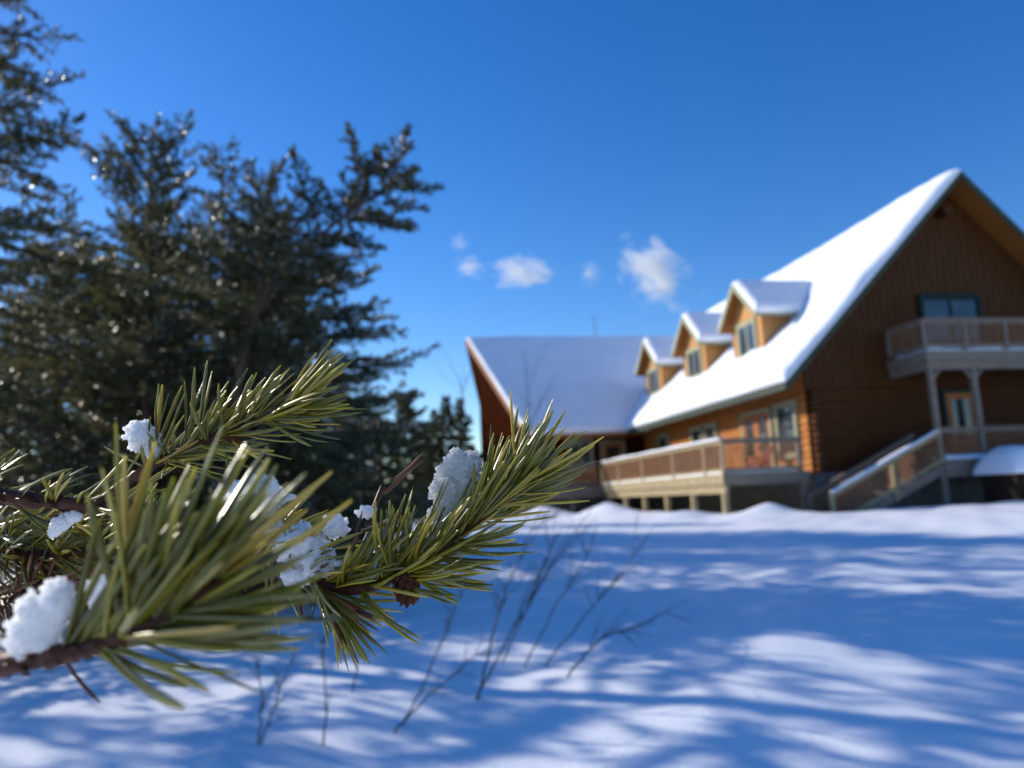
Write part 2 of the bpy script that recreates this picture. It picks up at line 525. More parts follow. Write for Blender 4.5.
for tt in (PC_T, 2 * WR_T - PC_T):
    scallop_wall('prow_wall', (PC_S, tt), (PW_S, WR_T), -1.4, 12, (-0.93, -0.37 if tt == PC_T else 0.37), M['shade_toned_red_stain'], lodge, 0.3, horizontal=False, ztop=wing_wall_z)
scallop_wall('wall', (PC_S, PC_T), (30, PC_T), 0.45, 4.3, (0, -1), M['shade_toned_red_stain'], lodge)
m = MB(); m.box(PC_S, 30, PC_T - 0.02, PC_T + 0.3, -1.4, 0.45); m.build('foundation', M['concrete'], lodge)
m = MB(); m.box(PC_S, 30, 2 * WR_T - PC_T - 0.2, 2 * WR_T - PC_T, -1.4, 4.3); m.box(29.8, 30, PC_T, 2 * WR_T - PC_T, -1.4, 4.3); m.build('wall', M['shade_toned_red_stain'], lodge)
# antenna mast on the wing ridge
m = MB(); m.tube([W(14.2, WR_T, WR_Z + 0.1), W(14.15, WR_T, WR_Z + 1.6)], [0.035, 0.02], 6)
m.tube([W(13.9, WR_T, WR_Z + 1.4), W(14.45, WR_T, WR_Z + 1.4)], [0.012, 0.012], 5)
m.build('antenna', M['metal'], lodge)

# windows and doors ------------------------------------------------
def opening(name, parent, face, a0, a1, z0, z1, pos, frame_mat, mullions=1, w=0.11, proud=0.10, rails=0, door_mat=None, handle=False):
    """face 's': in a wall of constant s looking to -s, a runs along t; face 't': constant t looking to -t, a along s"""
    def bx(mb, u0, u1, d0, d1, zz0, zz1):
        if face == 's': mb.box(pos - d1, pos - d0, u0, u1, zz0, zz1)
        else: mb.box(u0, u1, pos - d1, pos - d0, zz0, zz1)
    f = MB()
    bx(f, a0 - w, a0, 0.0, proud, z0 - w, z1 + w)
    bx(f, a1, a1 + w, 0.0, proud, z0 - w, z1 + w)
    bx(f, a0, a1, 0.0, proud, z1, z1 + w)
    bx(f, a0 - 0.04, a1 + 0.04, 0.0, proud + 0.04, z0 - w * 0.9, z0)
    fr = f.build(name, frame_mat, parent)
    n = mullions + 1
    g = MB()
    wid = (a1 - a0) / n
    for i in range(n):
        u0, u1 = a0 + i * wid, a0 + (i + 1) * wid
        e = 0.05 if door_mat is None else 0.22
        bx(g, u0 + e, u1 - e, 0.0, proud * 0.45, z0 + (e if door_mat is None else 0.75), z1 - e)
    sash = MB()
    for i in range(n):
        u0, u1 = a0 + i * wid, a0 + (i + 1) * wid
        e = 0.05 if door_mat is None else 0.22
        zb = z0 + (e if door_mat is None else 0.75)
        bx(sash, u0, u0 + e, 0.0, proud * 0.7, z0, z1)
        bx(sash, u1 - e, u1, 0.0, proud * 0.7, z0, z1)
        bx(sash, u0 + e, u1 - e, 0.0, proud * 0.7, z0, zb)
        bx(sash, u0 + e, u1 - e, 0.0, proud * 0.7, z1 - e, z1)
        for r in range(rails):
            zr = zb + (z1 - e - zb) * (r + 1) / (rails + 1)
            bx(sash, u0 + e, u1 - e, 0.0, proud * 0.6, zr - 0.02, zr + 0.02)
    sub = parent.parent is None
    p = fr if sub else parent
    sash.build('sash' if door_mat is None else 'door_leaf', door_mat or frame_mat, p)
    g.build('pane', M['glass'], p)
    if handle:
        h = MB(); bx(h, a0 + wid - 0.16, a0 + wid - 0.11, proud * 0.7, proud * 0.7 + 0.05, z0 + 0.95, z0 + 1.12); h.build('handle', M['metal'], p)
    return fr

LF = WS - 0.05
opening('door', lodge, 's', 27.55, 29.75, 0.62, 3.0, LF, M['trim'], 1, 0.16, 0.12, door_mat=M['door_wood'], handle=True)
opening('window', lodge, 's', 25.75, 26.95, 1.25, 3.05, LF, M['trim'], 0, 0.17, 0.12)
opening('window', lodge, 's', 32.5, 33.5, 1.5, 2.95, LF, M['trim'], 0, 0.15, 0.12)
opening('window', lodge, 's', 34.1, 35.1, 1.5, 2.95, LF, M['trim'], 0, 0.15, 0.12)
opening('window', lodge, 's', 38.4, 39.6, 1.5, 3.0, LF, M['trim'], 0, 0.15, 0.12)
GF = WT - 0.055
opening('balcony_door', lodge, 't', 20.05, 22.35, 4.5, 6.82, GF - 0.005, M['green_trim'], 1, 0.16, 0.12)
opening('door', lodge, 't', 20.5, 21.75, 0.78, 3.22, WT - 0.05, M['green_trim'], 0, 0.16, 0.12, door_mat=M['door_wood'], handle=True)
opening('window', lodge, 't', 24.2, 25.6, 1.6, 3.0, WT - 0.05, M['green_trim'], 1, 0.13, 0.12)
opening('window', lodge, 't', 10.6, 11.8, 1.5, 3.2, PC_T - 0.05, M['trim'], 1, 0.13, 0.12)
opening('door', lodge, 't', 12.5, 13.7, 0.62, 3.0, PC_T - 0.05, M['trim'], 0, 0.14, 0.12, door_mat=M['door_wood'])

# dormers -----------------------------------------------------------
def snow_sheet(a, b, c, d, thick, seed, nu=40, nv=26, over=0.03, drop=0.0, rad=0.28, wob=0.25):
    """snow lying on the quad a-b (lower edge) d-c (upper edge), house points; returns V,F"""
    A, B, C_, D = (np.array(W(*p)) for p in (a, b, c, d))
    def warp(n):
        x = np.linspace(-1, 1, n)
        return 0.5 + 0.5 * np.sign(x) * (1 - (1 - np.abs(x)) ** 1.7)
    U, Vv = np.meshgrid(warp(nu), warp(nv))
    P = ((1 - Vv) * (1 - U))[..., None] * A + ((1 - Vv) * U)[..., None] * B + (Vv * U)[..., None] * C_ + (Vv * (1 - U))[..., None] * D
    nrm = np.cross(B - A, D - A); nrm /= np.linalg.norm(nrm)
    if nrm[2] < 0: nrm = -nrm
    lu = (np.linalg.norm(B - A) + np.linalg.norm(C_ - D)) / 2; lv = (np.linalg.norm(D - A) + np.linalg.norm(C_ - B)) / 2
    du = np.minimum(U, 1 - U) * lu; dv0 = Vv * lv; dv1 = (1 - Vv) * lv
    def rnd(x): return np.sqrt(np.clip(1 - (1 - np.clip(x / rad, 0, 1)) ** 2, 0, 1))
    rng = random.Random(seed); ox, oy = rng.random() * 50, rng.random() * 50
    nz = np.zeros_like(U)
    for i in range(nv):
        for j in range(nu):
            nz[i, j] = mnoise.noise((U[i, j] * lu * 0.45 + ox, Vv[i, j] * lv * 0.45 + oy, seed)) + 0.4 * mnoise.noise((U[i, j] * lu * 1.6 + oy, Vv[i, j] * lv * 1.6, seed + 5))
    T = thick * rnd(du) * rnd(dv0) * np.maximum(rnd(dv1 + 0.12), 0.3) * (1 + wob * nz) + 0.012
    V = P + nrm * T[..., None]
    base = P - nrm * 0.03
    n = nu * nv
    V = np.vstack([V.reshape(-1, 3), base.reshape(-1, 3)])
    idx = np.arange(n).reshape(nv, nu)
    F = []
    q = np.stack([idx[:-1, :-1], idx[:-1, 1:], idx[1:, 1:], idx[1:, :-1]], -1).reshape(-1, 4)
    F += [tuple(x) for x in q] + [tuple(x[::-1] + n) for x in q]
    ring = list(idx[0, :]) + list(idx[1:, -1]) + list(idx[-1, -2::-1]) + list(idx[-2:0:-1, 0])
    for i in range(len(ring)):
        p, r = ring[i], ring[(i + 1) % len(ring)]
        F.append((p, p + n, r + n, r))
    return V, F
def join(parts):
    V, F, k = [], [], 0
    for v, f in parts:
        V.append(v); F += [tuple(int(i) + k for i in ff) for ff in f]; k += len(v)
    return np.vstack(V), F

DORM = [(29.4, 'snow cap on the dormer nearest the gable end', 'nearest'), (34.95, 'snow cap on the middle dormer of three', 'mid'), (40.7, 'snow cap on the far dormer beside the lower wing roof', 'far')]
DF, DH, DHW = 15.30, 8.62, 1.32     # face plane, ridge height, half width
for tc, lab, _ in DORM:
    ez = 7.0
    hw = DHW + 0.40
    sl = (DH - ez) / hw
    zt = lambda t: DH - 0.2 - sl * abs(t - tc)
    m = MB()
    back = 19.3
    a = [(DF, tc - DHW, 4.9), (DF, tc + DHW, 4.9), (DF, tc + DHW, zt(tc + DHW)), (DF, tc, zt(tc)), (DF, tc - DHW, zt(tc - DHW))]
    b = [(back, p[1], p[2]) for p in a]
    m.prism(a, b)
    d = m.build('dormer', M['dormer_board'], lodge)
    m = MB()
    s0 = DF - 0.45
    slab(m, (s0, tc - hw, ez), (back, tc - hw, ez), (back, tc, DH), (s0, tc, DH), 0.14)
    slab(m, (s0, tc, DH), (back, tc, DH), (back, tc + hw, ez), (s0, tc + hw, ez), 0.14)
    m.build('dormer_roof', M['soffit'], d)
    m = MB()
    m.beam((s0 - 0.03, tc - hw, ez - 0.08), (s0 - 0.03, tc, DH - 0.08), 0.05, 0.22)
    m.beam((s0 - 0.03, tc + hw, ez - 0.08), (s0 - 0.03, tc, DH - 0.08), 0.05, 0.22)
    m.box(s0, back - 1, tc - hw - 0.04, tc - hw - 0.003, ez - 0.17, ez + 0.02)
    m.build('fascia', M['trim'], d)
    m = MB()
    m.box(DF - 0.03, DF - 0.002, tc - DHW, tc - DHW + 0.14, 5.0, zt(tc - DHW) - 0.02); m.build('corner_board', M['dormer_board'], d); m = MB()
    m.box(DF - 0.03, DF - 0.002, tc + DHW - 0.14, tc + DHW, 5.0, zt(tc + DHW) - 0.02)
    m.build('corner_board', M['dormer_board'], d)
    opening('window_frame', d, 's', tc - 0.68, tc + 0.68, 5.62, 6.86, DF - 0.003, M['trim'], 1, 0.16, 0.07)
    parts = [snow_sheet((s0 - 0.05, tc - hw - 0.06, ez), (back - 0.5, tc - hw - 0.06, ez), (back - 0.5, tc, DH), (s0 - 0.05, tc, DH), 0.24, int(tc), 34, 18),
             snow_sheet((s0 - 0.05, tc + hw + 0.06, ez), (back - 0.5, tc + hw + 0.06, ez), (back - 0.5, tc, DH), (s0 - 0.05, tc, DH), 0.24, int(tc) + 3, 34, 18)]
    V, F = join(parts)
    tag(fast_mesh('roof_snow', V, F, M['roof_snow'], smooth=True), lab, 'snow', 'snow on the dormer roofs')

# snow on the big roofs
V, F = join([snow_sheet((ES - 0.08, RT0 - 0.08, EZ), (ES - 0.08, 41.5, EZ), (RS, 41.5, RZ), (RS, RT0 - 0.08, RZ), 0.27, 3, 110, 60, rad=0.45, wob=0.4),
             snow_sheet((ES + 0.1, 41.1, roof_z(ES + 0.1)), (20.6, 48.5, roof_z(20.6)), (RS, RT1, RZ), (RS, 41.1, RZ), 0.34, 4, 30, 30, rad=0.2),
             snow_sheet((ER - 0.3, RT0 + 0.25, roof_z(ER - 0.3)), (ER - 0.3, RT1, roof_z(ER - 0.3)), (RS, RT1, RZ), (RS, RT0 + 0.1, RZ), 0.10, 5, 60, 30, rad=0.3)])
tag(fast_mesh('roof_snow', V, F, M['roof_snow'], smooth=True), 'thick sunlit white snow blanket on the steep main roof around the dormers', 'snow')
V, F = join([snow_sheet((PE_S - 0.02, WE_T - 0.1, WE_Z), (31, WE_T - 0.1, WE_Z), (31, WR_T, WR_Z), (PR_S - 0.02, WR_T, WR_Z), 0.24, 7, 70, 40, rad=0.3, wob=0.35),
             snow_sheet((PE_S - 0.02, BE_T, WE_Z), (31, BE_T, WE_Z), (31, WR_T, WR_Z), (PR_S - 0.02, WR_T, WR_Z), 0.24, 8, 40, 20, rad=0.3)])
tag(fast_mesh('roof_snow', V, F, M['roof_snow'], smooth=True), 'shaded blue snow sheet on the wing roof behind the pine needles', 'snow')

# deck --------------------------------------------------------------
DS, DT0, DT1, DZ = 11.36, 24.35, 38.8, 0.57
m = MB()
m.box(DS, 14.5, DT0, WT, DZ - 0.06, DZ); m.box(DS, WS - 0.1, WT, 42.2, DZ - 0.06, DZ)
m.box(7.2, DS, DT1, 42.2, DZ - 0.06, DZ)
deck = m.build('deck', M['deck_wood'], lodge)
m = MB()
m.box(DS - 0.03, DS - 0.003, DT0, DT1, DZ - 0.34, DZ + 0.03)
m.box(DS + 0.06, DS + 0.2, DT0 + 0.1, DT1, DZ - 0.64, DZ - 0.07)
m.build('rim_beam', M['deck_wood'], deck)
m = MB()
m.box(DS, 14.45, DT0 - 0.03, DT0 - 0.003, DZ - 0.38, DZ + 0.02)
m.build('rim_beam', M['grey_wood'], deck); m = MB()
m.box(7.2, DS - 0.03, DT1 - 0.03, DT1 - 0.003, DZ - 0.6, DZ + 0.02)
m.build('rim_beam', M['grey_wood'], deck)
for t in (24.55, 27.2, 29.9, 32.6, 35.3, 38.0):
    m = MB(); m.box(DS + 0.04, DS + 0.22, t, t + 0.18, -1.35, DZ - 0.64); m.build('post', M['deck_wood'], deck)
m = MB(); m.box(14.22, 14.4, DT0 + 0.05, DT0 + 0.23, -1.3, DZ - 0.4); m.build('post', M['grey_wood'], deck)
for s in (8.0, 9.7):
    m = MB(); m.box(s, s + 0.18, DT1 + 0.1, DT1 + 0.28, -1.35, DZ - 0.06); m.build('post', M['grey_wood'], deck)
def railing(parent, p, q, zf, zt_, post_at, mat_rail, mat_bal, step=0.135, cap=0.16, ends=True, z2=None):
    """level or sloping railing between house points p,q (s,t); zf floor, zt_ top at p (z2 shift at q)"""
    dz = 0 if z2 is None else z2
    p, q = np.array(p, float), np.array(q, float)
    ln = np.linalg.norm(q - p)
    P = lambda u, z: (*(p + (q - p) * u), z + dz * u)
    m = MB()
    m.beam(P(0, zt_ - 0.03), P(1, zt_ - 0.03), cap, 0.06)
    m.beam(P(0, zt_ - 0.12), P(1, zt_ - 0.12), 0.05, 0.10)
    m.beam(P(0, zf + 0.14), P(1, zf + 0.14), 0.05, 0.10)
    r = m.build('railing', mat_rail, parent)
    for u in post_at:
        pp = P(u, 0)
        m = MB(); m.box(pp[0] - 0.06, pp[0] + 0.06, pp[1] - 0.06, pp[1] + 0.06, pp[2] + zf - (0.0 if z2 is None else 0.3), pp[2] + zt_ - 0.063)
        m.build('railing_post', mat_rail, parent)
    m = MB()
    n = int(ln / step)
    for i in range(1, n):
        u = i / n
        m.beam(P(u, zf + 0.16), P(u, zt_ - 0.14), 0.04, 0.04)
    m.build('baluster', mat_bal, parent)['kind'] = 'stuff'
    return r
railing(deck, (DS + 0.05, DT0 + 0.06), (DS + 0.05, DT1), DZ, 1.76, (0.0, 0.1, 0.31, 0.56, 0.80, 1.0), M['deck_wood'], M['baluster'])
railing(deck, (DS + 0.12, DT0 + 0.06), (14.22, DT0 + 0.06), DZ, 1.76, (1.0,), M['grey_wood'], M['baluster'])
railing(deck, (7.3, DT1 + 0.06), (DS - 0.1, DT1 + 0.06), DZ, 1.74, (0.0, 0.5), M['grey_wood'], M['baluster'])
V, F = join([snow_sheet((DS - 0.04, DT0 + 0.1, 1.765), (DS - 0.04, DT1, 1.765), (DS + 0.15, DT1, 1.765), (DS + 0.15, DT0 + 0.1, 1.765), 0.05, 11, 60, 8, rad=0.07, wob=0.9)])
tag(fast_mesh('rail_snow', V, F, M['roof_snow'], smooth=True), 'thin white snow strip along the top of the long deck railing', 'snow')
V, F = join([snow_sheet((DS + 0.02, DT0 + 0.1, DZ + 0.01), (DS + 0.02, DT1, DZ + 0.01), (DS + 0.5, DT1, DZ + 0.01), (DS + 0.5, DT0 + 0.2, DZ + 0.01), 0.16, 12, 60, 10, rad=0.15, wob=0.6),
             snow_sheet((DS + 0.4, DT0 + 0.1, DZ + 0.005), (WS - 0.9, DT0 + 0.1, DZ + 0.005), (WS - 1.1, DT0 + 1.6, DZ + 0.005), (DS + 0.4, DT0 + 1.6, DZ + 0.005), 0.2, 13, 30, 16, rad=0.3, wob=0.6)])
tag(fast_mesh('deck_snow', V, F, M['roof_snow'], smooth=True), 'snow left on the deck floor behind the railing balusters', 'snow')

# balcony and porch below -------------------------------------------
BT, B0, B1, BZ = 22.9, 18.33, 27.5, 4.40
m = MB(); m.box(B0, B1, BT, WT - 0.1, BZ - 0.06, BZ)
balc = m.build('balcony', M['grey_wood'], lodge)
m = MB()
m.box(B0, B1, BT - 0.04, BT - 0.003, BZ - 0.30, BZ + 0.03)
m.box(B0 - 0.04, B0 - 0.003, BT, WT - 0.1, BZ - 0.30, BZ + 0.03)
m.box(B0 + 0.05, B1, BT + 0.02, BT + 0.2, BZ - 0.60, BZ - 0.065)
m.box(B0 + 0.03, B0 + 0.2, BT + 0.21, WT - 0.1, BZ - 0.60, BZ - 0.065)
m.build('rim_beam', M['grey_wood'], balc)
railing(balc, (B0 + 0.06, BT + 0.05), (B1, BT + 0.05), BZ + 0.1, 5.58, (0.0, 0.175, 0.35, 0.6, 0.8, 1.0), M['grey_wood'], M['baluster'])
railing(balc, (B0 + 0.06, BT + 0.15), (B0 + 0.06, WT - 0.2), BZ + 0.1, 5.58, (1.0,), M['grey_wood'], M['baluster'])
V, F = join([snow_sheet((B0 + 0.15, BT + 0.12, BZ + 0.005), (B1, BT + 0.12, BZ + 0.005), (B1, WT - 0.3, BZ + 0.005), (B0 + 0.15, WT - 0.3, BZ + 0.005), 0.2, 14, 50, 14, rad=0.2, wob=0.7)])
tag(fast_mesh('deck_snow', V, F, M['roof_snow'], smooth=True), 'snow lying on the upper balcony floor', 'snow')
m = MB(); m.box(B0 + 0.2, B1, BT, WT - 0.1, 0.66, 0.72)
porch = m.build('porch', M['grey_wood'], lodge)
m = MB(); m.box(B0 + 0.2, B1, BT - 0.04, BT - 0.003, 0.16, 0.75); m.build('rim_beam', M['grey_wood'], porch)
for s in (18.42, 20.06, 22.6, 25.2, 27.3):
    m = MB(); m.box(s, s + 0.17, BT + 0.02, BT + 0.19, -1.3 , BZ - 0.6); p = m.build('post', M['grey_wood'], porch)
    if s < 27:
        m = MB()
        m.beam((s + 0.085 - 0.32, BT + 0.1, 3.78), (s + 0.085 - 0.08, BT + 0.1, 3.5), 0.09, 0.09) if s > 19 else None
        m.beam((s + 0.085 + 0.32, BT + 0.1, 3.78), (s + 0.085 + 0.08, BT + 0.1, 3.5), 0.09, 0.09)
        m.build('brace', M['grey_wood'], p)
railing(porch, (18.62, BT + 0.1), (27.3, BT + 0.1), 0.75, 1.82, (), M['grey_wood'], M['baluster'])
V, F = join([snow_sheet((18.6, BT - 0.04, 0.725), (27.3, BT - 0.04, 0.725), (27.3, BT + 0.6, 0.725), (18.6, BT + 0.6, 0.725), 0.14, 15, 50, 10, rad=0.1, wob=0.5)])
tag(fast_mesh('deck_snow', V, F, M['roof_snow'], smooth=True), 'narrow snow strip on the lower porch edge below the balcony', 'snow')
# staircase down to the left
S_T, S_B = 18.5, 14.3      # s at the top and bottom
stair_dz = -1.95
m = MB()
for t in (BT + 0.02, BT + 1.25):
    m.beam((S_T - 0.05, t, 0.42), (S_B, t, 0.42 + stair_dz * 0.93), 0.06, 0.30)
stair = m.build('staircase', M['grey_wood'], lodge)
for k in range(9):
    u = (k + 0.6) / 9
    z = 0.70 + stair_dz * 0.9 * u - 0.02; s = S_T + (S_B - S_T) * u
    m = MB(); m.box(s - 0.15, s + 0.15, BT - 0.02, BT + 1.3, z - 0.05, z); m.build('step', M['grey_wood'], stair)
for t in (BT - 0.03, BT + 1.3):
    railing(stair, (S_T, t), (S_B, t), 0.62, 1.75, (0.45, 1.0), M['grey_wood'] if t > BT else M['deck_wood'], M['baluster'], z2=stair_dz)
def rail_slope_snow(t):
    return snow_sheet((S_T - 0.1, t - 0.08, 1.76 + stair_dz * 0.02), (S_B, t - 0.08, 1.76 + stair_dz), (S_B, t + 0.08, 1.76 + stair_dz), (S_T - 0.1, t + 0.08, 1.76 + stair_dz * 0.02), 0.035, 17, 40, 8, rad=0.05, wob=0.9)
V, F = rail_slope_snow(BT - 0.03)
tag(fast_mesh('rail_snow', V, F, M['roof_snow'], smooth=True), 'thin snow strip on the sloping stair handrail', 'snow')

# dark box under a rounded snow cap, right of the porch
bx0, bx1, bt0, bt1 = 19.3, 22.2, 20.9, 22.5
c = empty('storage_box', W((bx0 + bx1) / 2, bt0, -0.9)); tag(c, 'low dark wooden box under a rounded snow cap beside the porch', 'storage box')
m = MB(); m.box(bx0 + 0.12, bx1 - 0.1, bt0 + 0.1, bt1 - 0.1, -1.2, 0.12); m.build('body', M['dark_wood'], c)
m = MB(); m.box(bx0, bx1, bt0, bt1, 0.123, 0.2); m.build('lid', M['dark_wood'], c)
m = MB()
for k in range(9):
    s = bx0 + 0.3 + k * 0.32
    m.box(s, s + 0.06, bt0 + 0.06, bt0 + 0.097, -1.2, 0.11)
m.build('batten', M['dark_wood'], c)
V, F = snow_sheet((bx0 - 0.05, bt0 - 0.05, 0.21), (bx1 + 0.05, bt0 - 0.05, 0.21), (bx1 + 0.05, bt1 + 0.05, 0.21), (bx0 - 0.05, bt1 + 0.05, 0.21), 0.85, 21, 40, 30, rad=0.75, wob=0.12)
tag(fast_mesh('snow_mound', V, F, M['roof_snow'], smooth=True), 'tall rounded blue-white snow cap on the dark box by the porch', 'snow')

# red chair on the deck
ch = tag(empty('deck_chair', W(14.0, 27.0, DZ)), 'small dark red slatted chair on the deck before the glass doors', 'chair')
m = MB(); m.box(13.7, 14.3, 26.7, 27.3, DZ + 0.36, DZ + 0.41); m.build('seat', M['red_paint'], ch)
m = MB()
for k in range(5): m.prism([(14.28, 26.71 + k * 0.12, DZ + 0.42), (14.31, 26.71 + k * 0.12, DZ + 0.42), (14.58, 26.71 + k * 0.12, DZ + 1.05), (14.55, 26.71 + k * 0.12, DZ + 1.05)],
                           [(14.28, 26.80 + k * 0.12, DZ + 0.42), (14.31, 26.80 + k * 0.12, DZ + 0.42), (14.58, 26.80 + k * 0.12, DZ + 1.05), (14.55, 26.80 + k * 0.12, DZ + 1.05)])
m.build('backrest', M['red_paint'], ch)
for (s, t) in ((13.72, 26.72), (13.72, 27.22), (14.2, 26.72), (14.2, 27.22)):
    m = MB(); m.box(s, s + 0.06, t, t + 0.06, DZ, DZ + 0.358); m.build('leg', M['red_paint'], ch)
for t in (26.62, 27.3):
    m = MB(); m.box(13.65, 14.4, t, t + 0.09, DZ + 0.58, DZ + 0.61); m.box(13.70, 13.76, t + 0.02, t + 0.07, DZ + 0.40, DZ + 0.578); m.build('armrest', M['red_paint'], ch)

# ------------------------------------------------------------------ conifers
def norm(a): return a / (np.linalg.norm(a, axis=-1, keepdims=True) + 1e-12)

def conifer_geom(seed, H, Rmax, path=None, u0=0.08, nb=70, density=1.0, nl=0.075, nw=0.019, profile=0.75, ragged=0.35, rise=(-8, 38), bushy=1.0):
    """returns trunk(V,F), limbs(V,F), needles(V,F tri), frost spots. Local coordinates, base at 0."""
    rg = np.random.default_rng(seed)
    if path is None:
        path = [(0, 0, 0), (rg.normal() * .02 * H, rg.normal() * .02 * H, H * .5), (0, 0, H)]
    tr = spline(path, 10)
    seg = np.concatenate([[0], np.cumsum(np.linalg.norm(np.diff(tr, axis=0), axis=1))]); total = seg[-1]
    r0 = 0.012 * total + 0.02
    trunk = tube_np(tr, r0 * (1 - 0.93 * seg / total), 8)
    def tp(u):
        return np.array([np.interp(u * total, seg, tr[:, k]) for k in range(3)])
    LV_, LF_, off = [], [], 0
    bases, dirs, ax_len = [], [], []
    glint = []
    for i in range(nb):
        u = u0 + (0.985 - u0) * ((i + rg.random() * .8) / nb) ** 0.92
        up = (u - u0) / (1 - u0)
        L = Rmax * ((1 - up) ** profile) * (1 + ragged * rg.normal()) + 0.10
        L = float(np.clip(L, 0.12, Rmax * 1.5))
        az = i * 2.39996 + rg.normal() * 0.4
        el = R(rise[0] + (rise[1] - rise[0]) * up ** 1.3 + rg.normal() * 9)
        o = tp(u)
        td = norm(tp(min(1, u + .03)) - tp(max(0, u - .03)))
        d0 = np.array([math.cos(az) * math.cos(el), math.sin(az) * math.cos(el), math.sin(el)])
        if abs(td[2]) < 0.85:                       # leaning trunks carry branches round their own axis
            a_ = norm(np.cross(td, [0, 0, 1.0])); b_ = np.cross(td, a_)
            d0 = norm(math.cos(az) * a_ + math.sin(az) * b_ + td * 0.5 + np.array([0, 0, .25]))
        k = max(4, int(L / 0.22) + 2)
        pts = [o]
        d = d0.copy()
        for s in range(k):
            f = s / k
            d = norm(d + np.array([0, 0, (-0.10 + 0.22 * f)]) * 0.6 + rg.normal(size=3) * 0.07)
            pts.append(pts[-1] + d * L / k)
        pts = np.array(pts)
        br = np.linspace(0.006 + 0.008 * L, 0.003, len(pts))
        v, f = tube_np(pts, br, 4); LV_.append(v); LF_.append(f + off); off += len(v)
        # twigs
        nt_ = max(4, int(L / 0.06 * density))
        for j in range(nt_):
            f = 0.14 + 0.86 * (j + rg.random()) / nt_
            x = f * k; a = int(min(x, k - 1)); p = pts[a] + (pts[a + 1] - pts[a]) * (x - a)
            t = norm(pts[a + 1] - pts[a])
            side = norm(np.cross(t, [0, 0, 1.0])) * (1 if j % 2 else -1)
            dd = norm(t * (0.75 + 0.3 * rg.random()) + side * (0.9 * rg.random() + 0.25) + np.array([0, 0, 0.12 + 0.35 * rg.normal()]))
            tl = (0.10 + 0.30 * (1 - f) * min(L, 1.6)) * (0.6 + 0.8 * rg.random()) * bushy
            if j >= nt_ - 2: dd = t; tl = 0.14 * bushy
            bases.append(p); dirs.append(dd); ax_len.append(tl)
    B = np.array(bases); D = np.array(dirs); TL = np.array(ax_len)
    per = np.maximum(6, (TL / 0.0075 * density)).astype(int)
    idx = np.repeat(np.arange(len(B)), per); n = len(idx)
    w = rg.random(n); p = B[idx] + D[idx] * (TL[idx] * w)[:, None]
    p[:, 2] -= 0.12 * (TL[idx] * w) ** 2
    rad = rg.normal(size=(n, 3)); rad -= D[idx] * (rad * D[idx]).sum(1, keepdims=True); rad = norm(rad)
    nd = norm(D[idx] * 0.75 + rad * 0.75 + np.array([0, 0, 0.12]))
    ln = nl * (0.7 + 0.6 * rg.random(n))
    sd = norm(np.cross(nd, rg.normal(size=(n, 3))))
    hw = (nw * 0.5 * (0.7 + 0.6 * rg.random(n)))[:, None]
    mid = p + nd * (ln * 0.45)[:, None]
    V = np.stack([p - sd * hw * 0.6, mid + sd * hw, p + nd * ln[:, None], mid - sd * hw], 1).reshape(-1, 3)
    F = np.arange(n * 4).reshape(-1, 4)
    # pale flakes stand in for sun glints on icy needles, in patches
    for q, dq, tl in zip(B, D, TL):
        v = mnoise.noise((q[0] * 0.8 + seed, q[1] * 0.8, q[2] * 1.1))
        if v > 0.08 and q[2] < 0.86 * H and rg.random() < 0.75:
            for _ in range(8): glint.append(q + dq * tl * rg.random() + rg.normal(size=3) * 0.015 + np.array([0, 0, 0.015]))
    limbs = (np.vstack(LV_), np.vstack(LF_))
    return trunk, limbs, (V, F), np.array(glint) if glint else np.zeros((0, 3))

def flakes(P, r, rg):
    n = len(P); rr = (r * (0.5 + rg.random(n)))[:, None]
    a = norm(rg.normal(size=(n, 3))); b = norm(np.cross(a, rg.normal(size=(n, 3))))
    V = np.stack([P - a * rr, P - b * rr * 0.6, P + a * rr, P + b * rr * 0.6], 1).reshape(-1, 3)
    return V, np.arange(n * 4).reshape(-1, 4)

def conifer(name, label, x, y, group, seed, glint=True, cat='conifer tree', **kw):
    z = float(gz(x, y)) - 0.06
    r = tag(empty(name, (x, y, z)), label, cat, group)
    org = np.array([x, y, z])
    trunk, limbs, needles, fr = conifer_geom(seed, **kw)
    fast_mesh('trunk', trunk[0] + org, trunk[1], M['bark'], r, True)
    fast_mesh('limb', limbs[0] + org, limbs[1], M['bark'], r, True)
    fast_mesh('crown', needles[0] + org, needles[1], M['spruce_needle'], r)
    if glint and len(fr):
        V, F = flakes(fr, 0.016, np.random.default_rng(seed))
        fast_mesh('glint_flakes', V + org, F, M['glint'], r)['kind'] = 'stuff'
    return r

def gpos(px, d):
    """ground position straight below a photo column at d metres"""
    p = at(px, 505, d)
    return p[0], p[1]

TG = 'snowy conifers left of the house'
# tall tree cut by the left edge of the frame
x, y = gpos(-70, 7.4)
conifer('spruce_tree', 'tallest dark conifer at the left edge, its top cut off by the frame', x, y, TG, 11, H=8.2, Rmax=1.75, nb=100, u0=0.06, ragged=0.4, rise=(-14, 20))
x, y = gpos(140, 9.2)
conifer('spruce_tree', 'bushy conifer with a blunt top second from the left edge', x, y, TG, 12, H=6.0, Rmax=1.65, nb=95, profile=0.55, rise=(-10, 60))
x, y = gpos(216, 11.0)
conifer('spruce_tree', 'slender conifer whose thin pointed tip stands between two bushier tops', x, y, TG, 13, H=6.7, Rmax=1.35, nb=85, profile=0.8, rise=(-10, 30))
x, y = gpos(258, 9.4)
conifer('spruce_tree', 'bushy conifer with spread upright tips right of the slender one', x, y, TG, 14, H=5.5, Rmax=1.2, nb=85, profile=0.5, rise=(-12, 65))
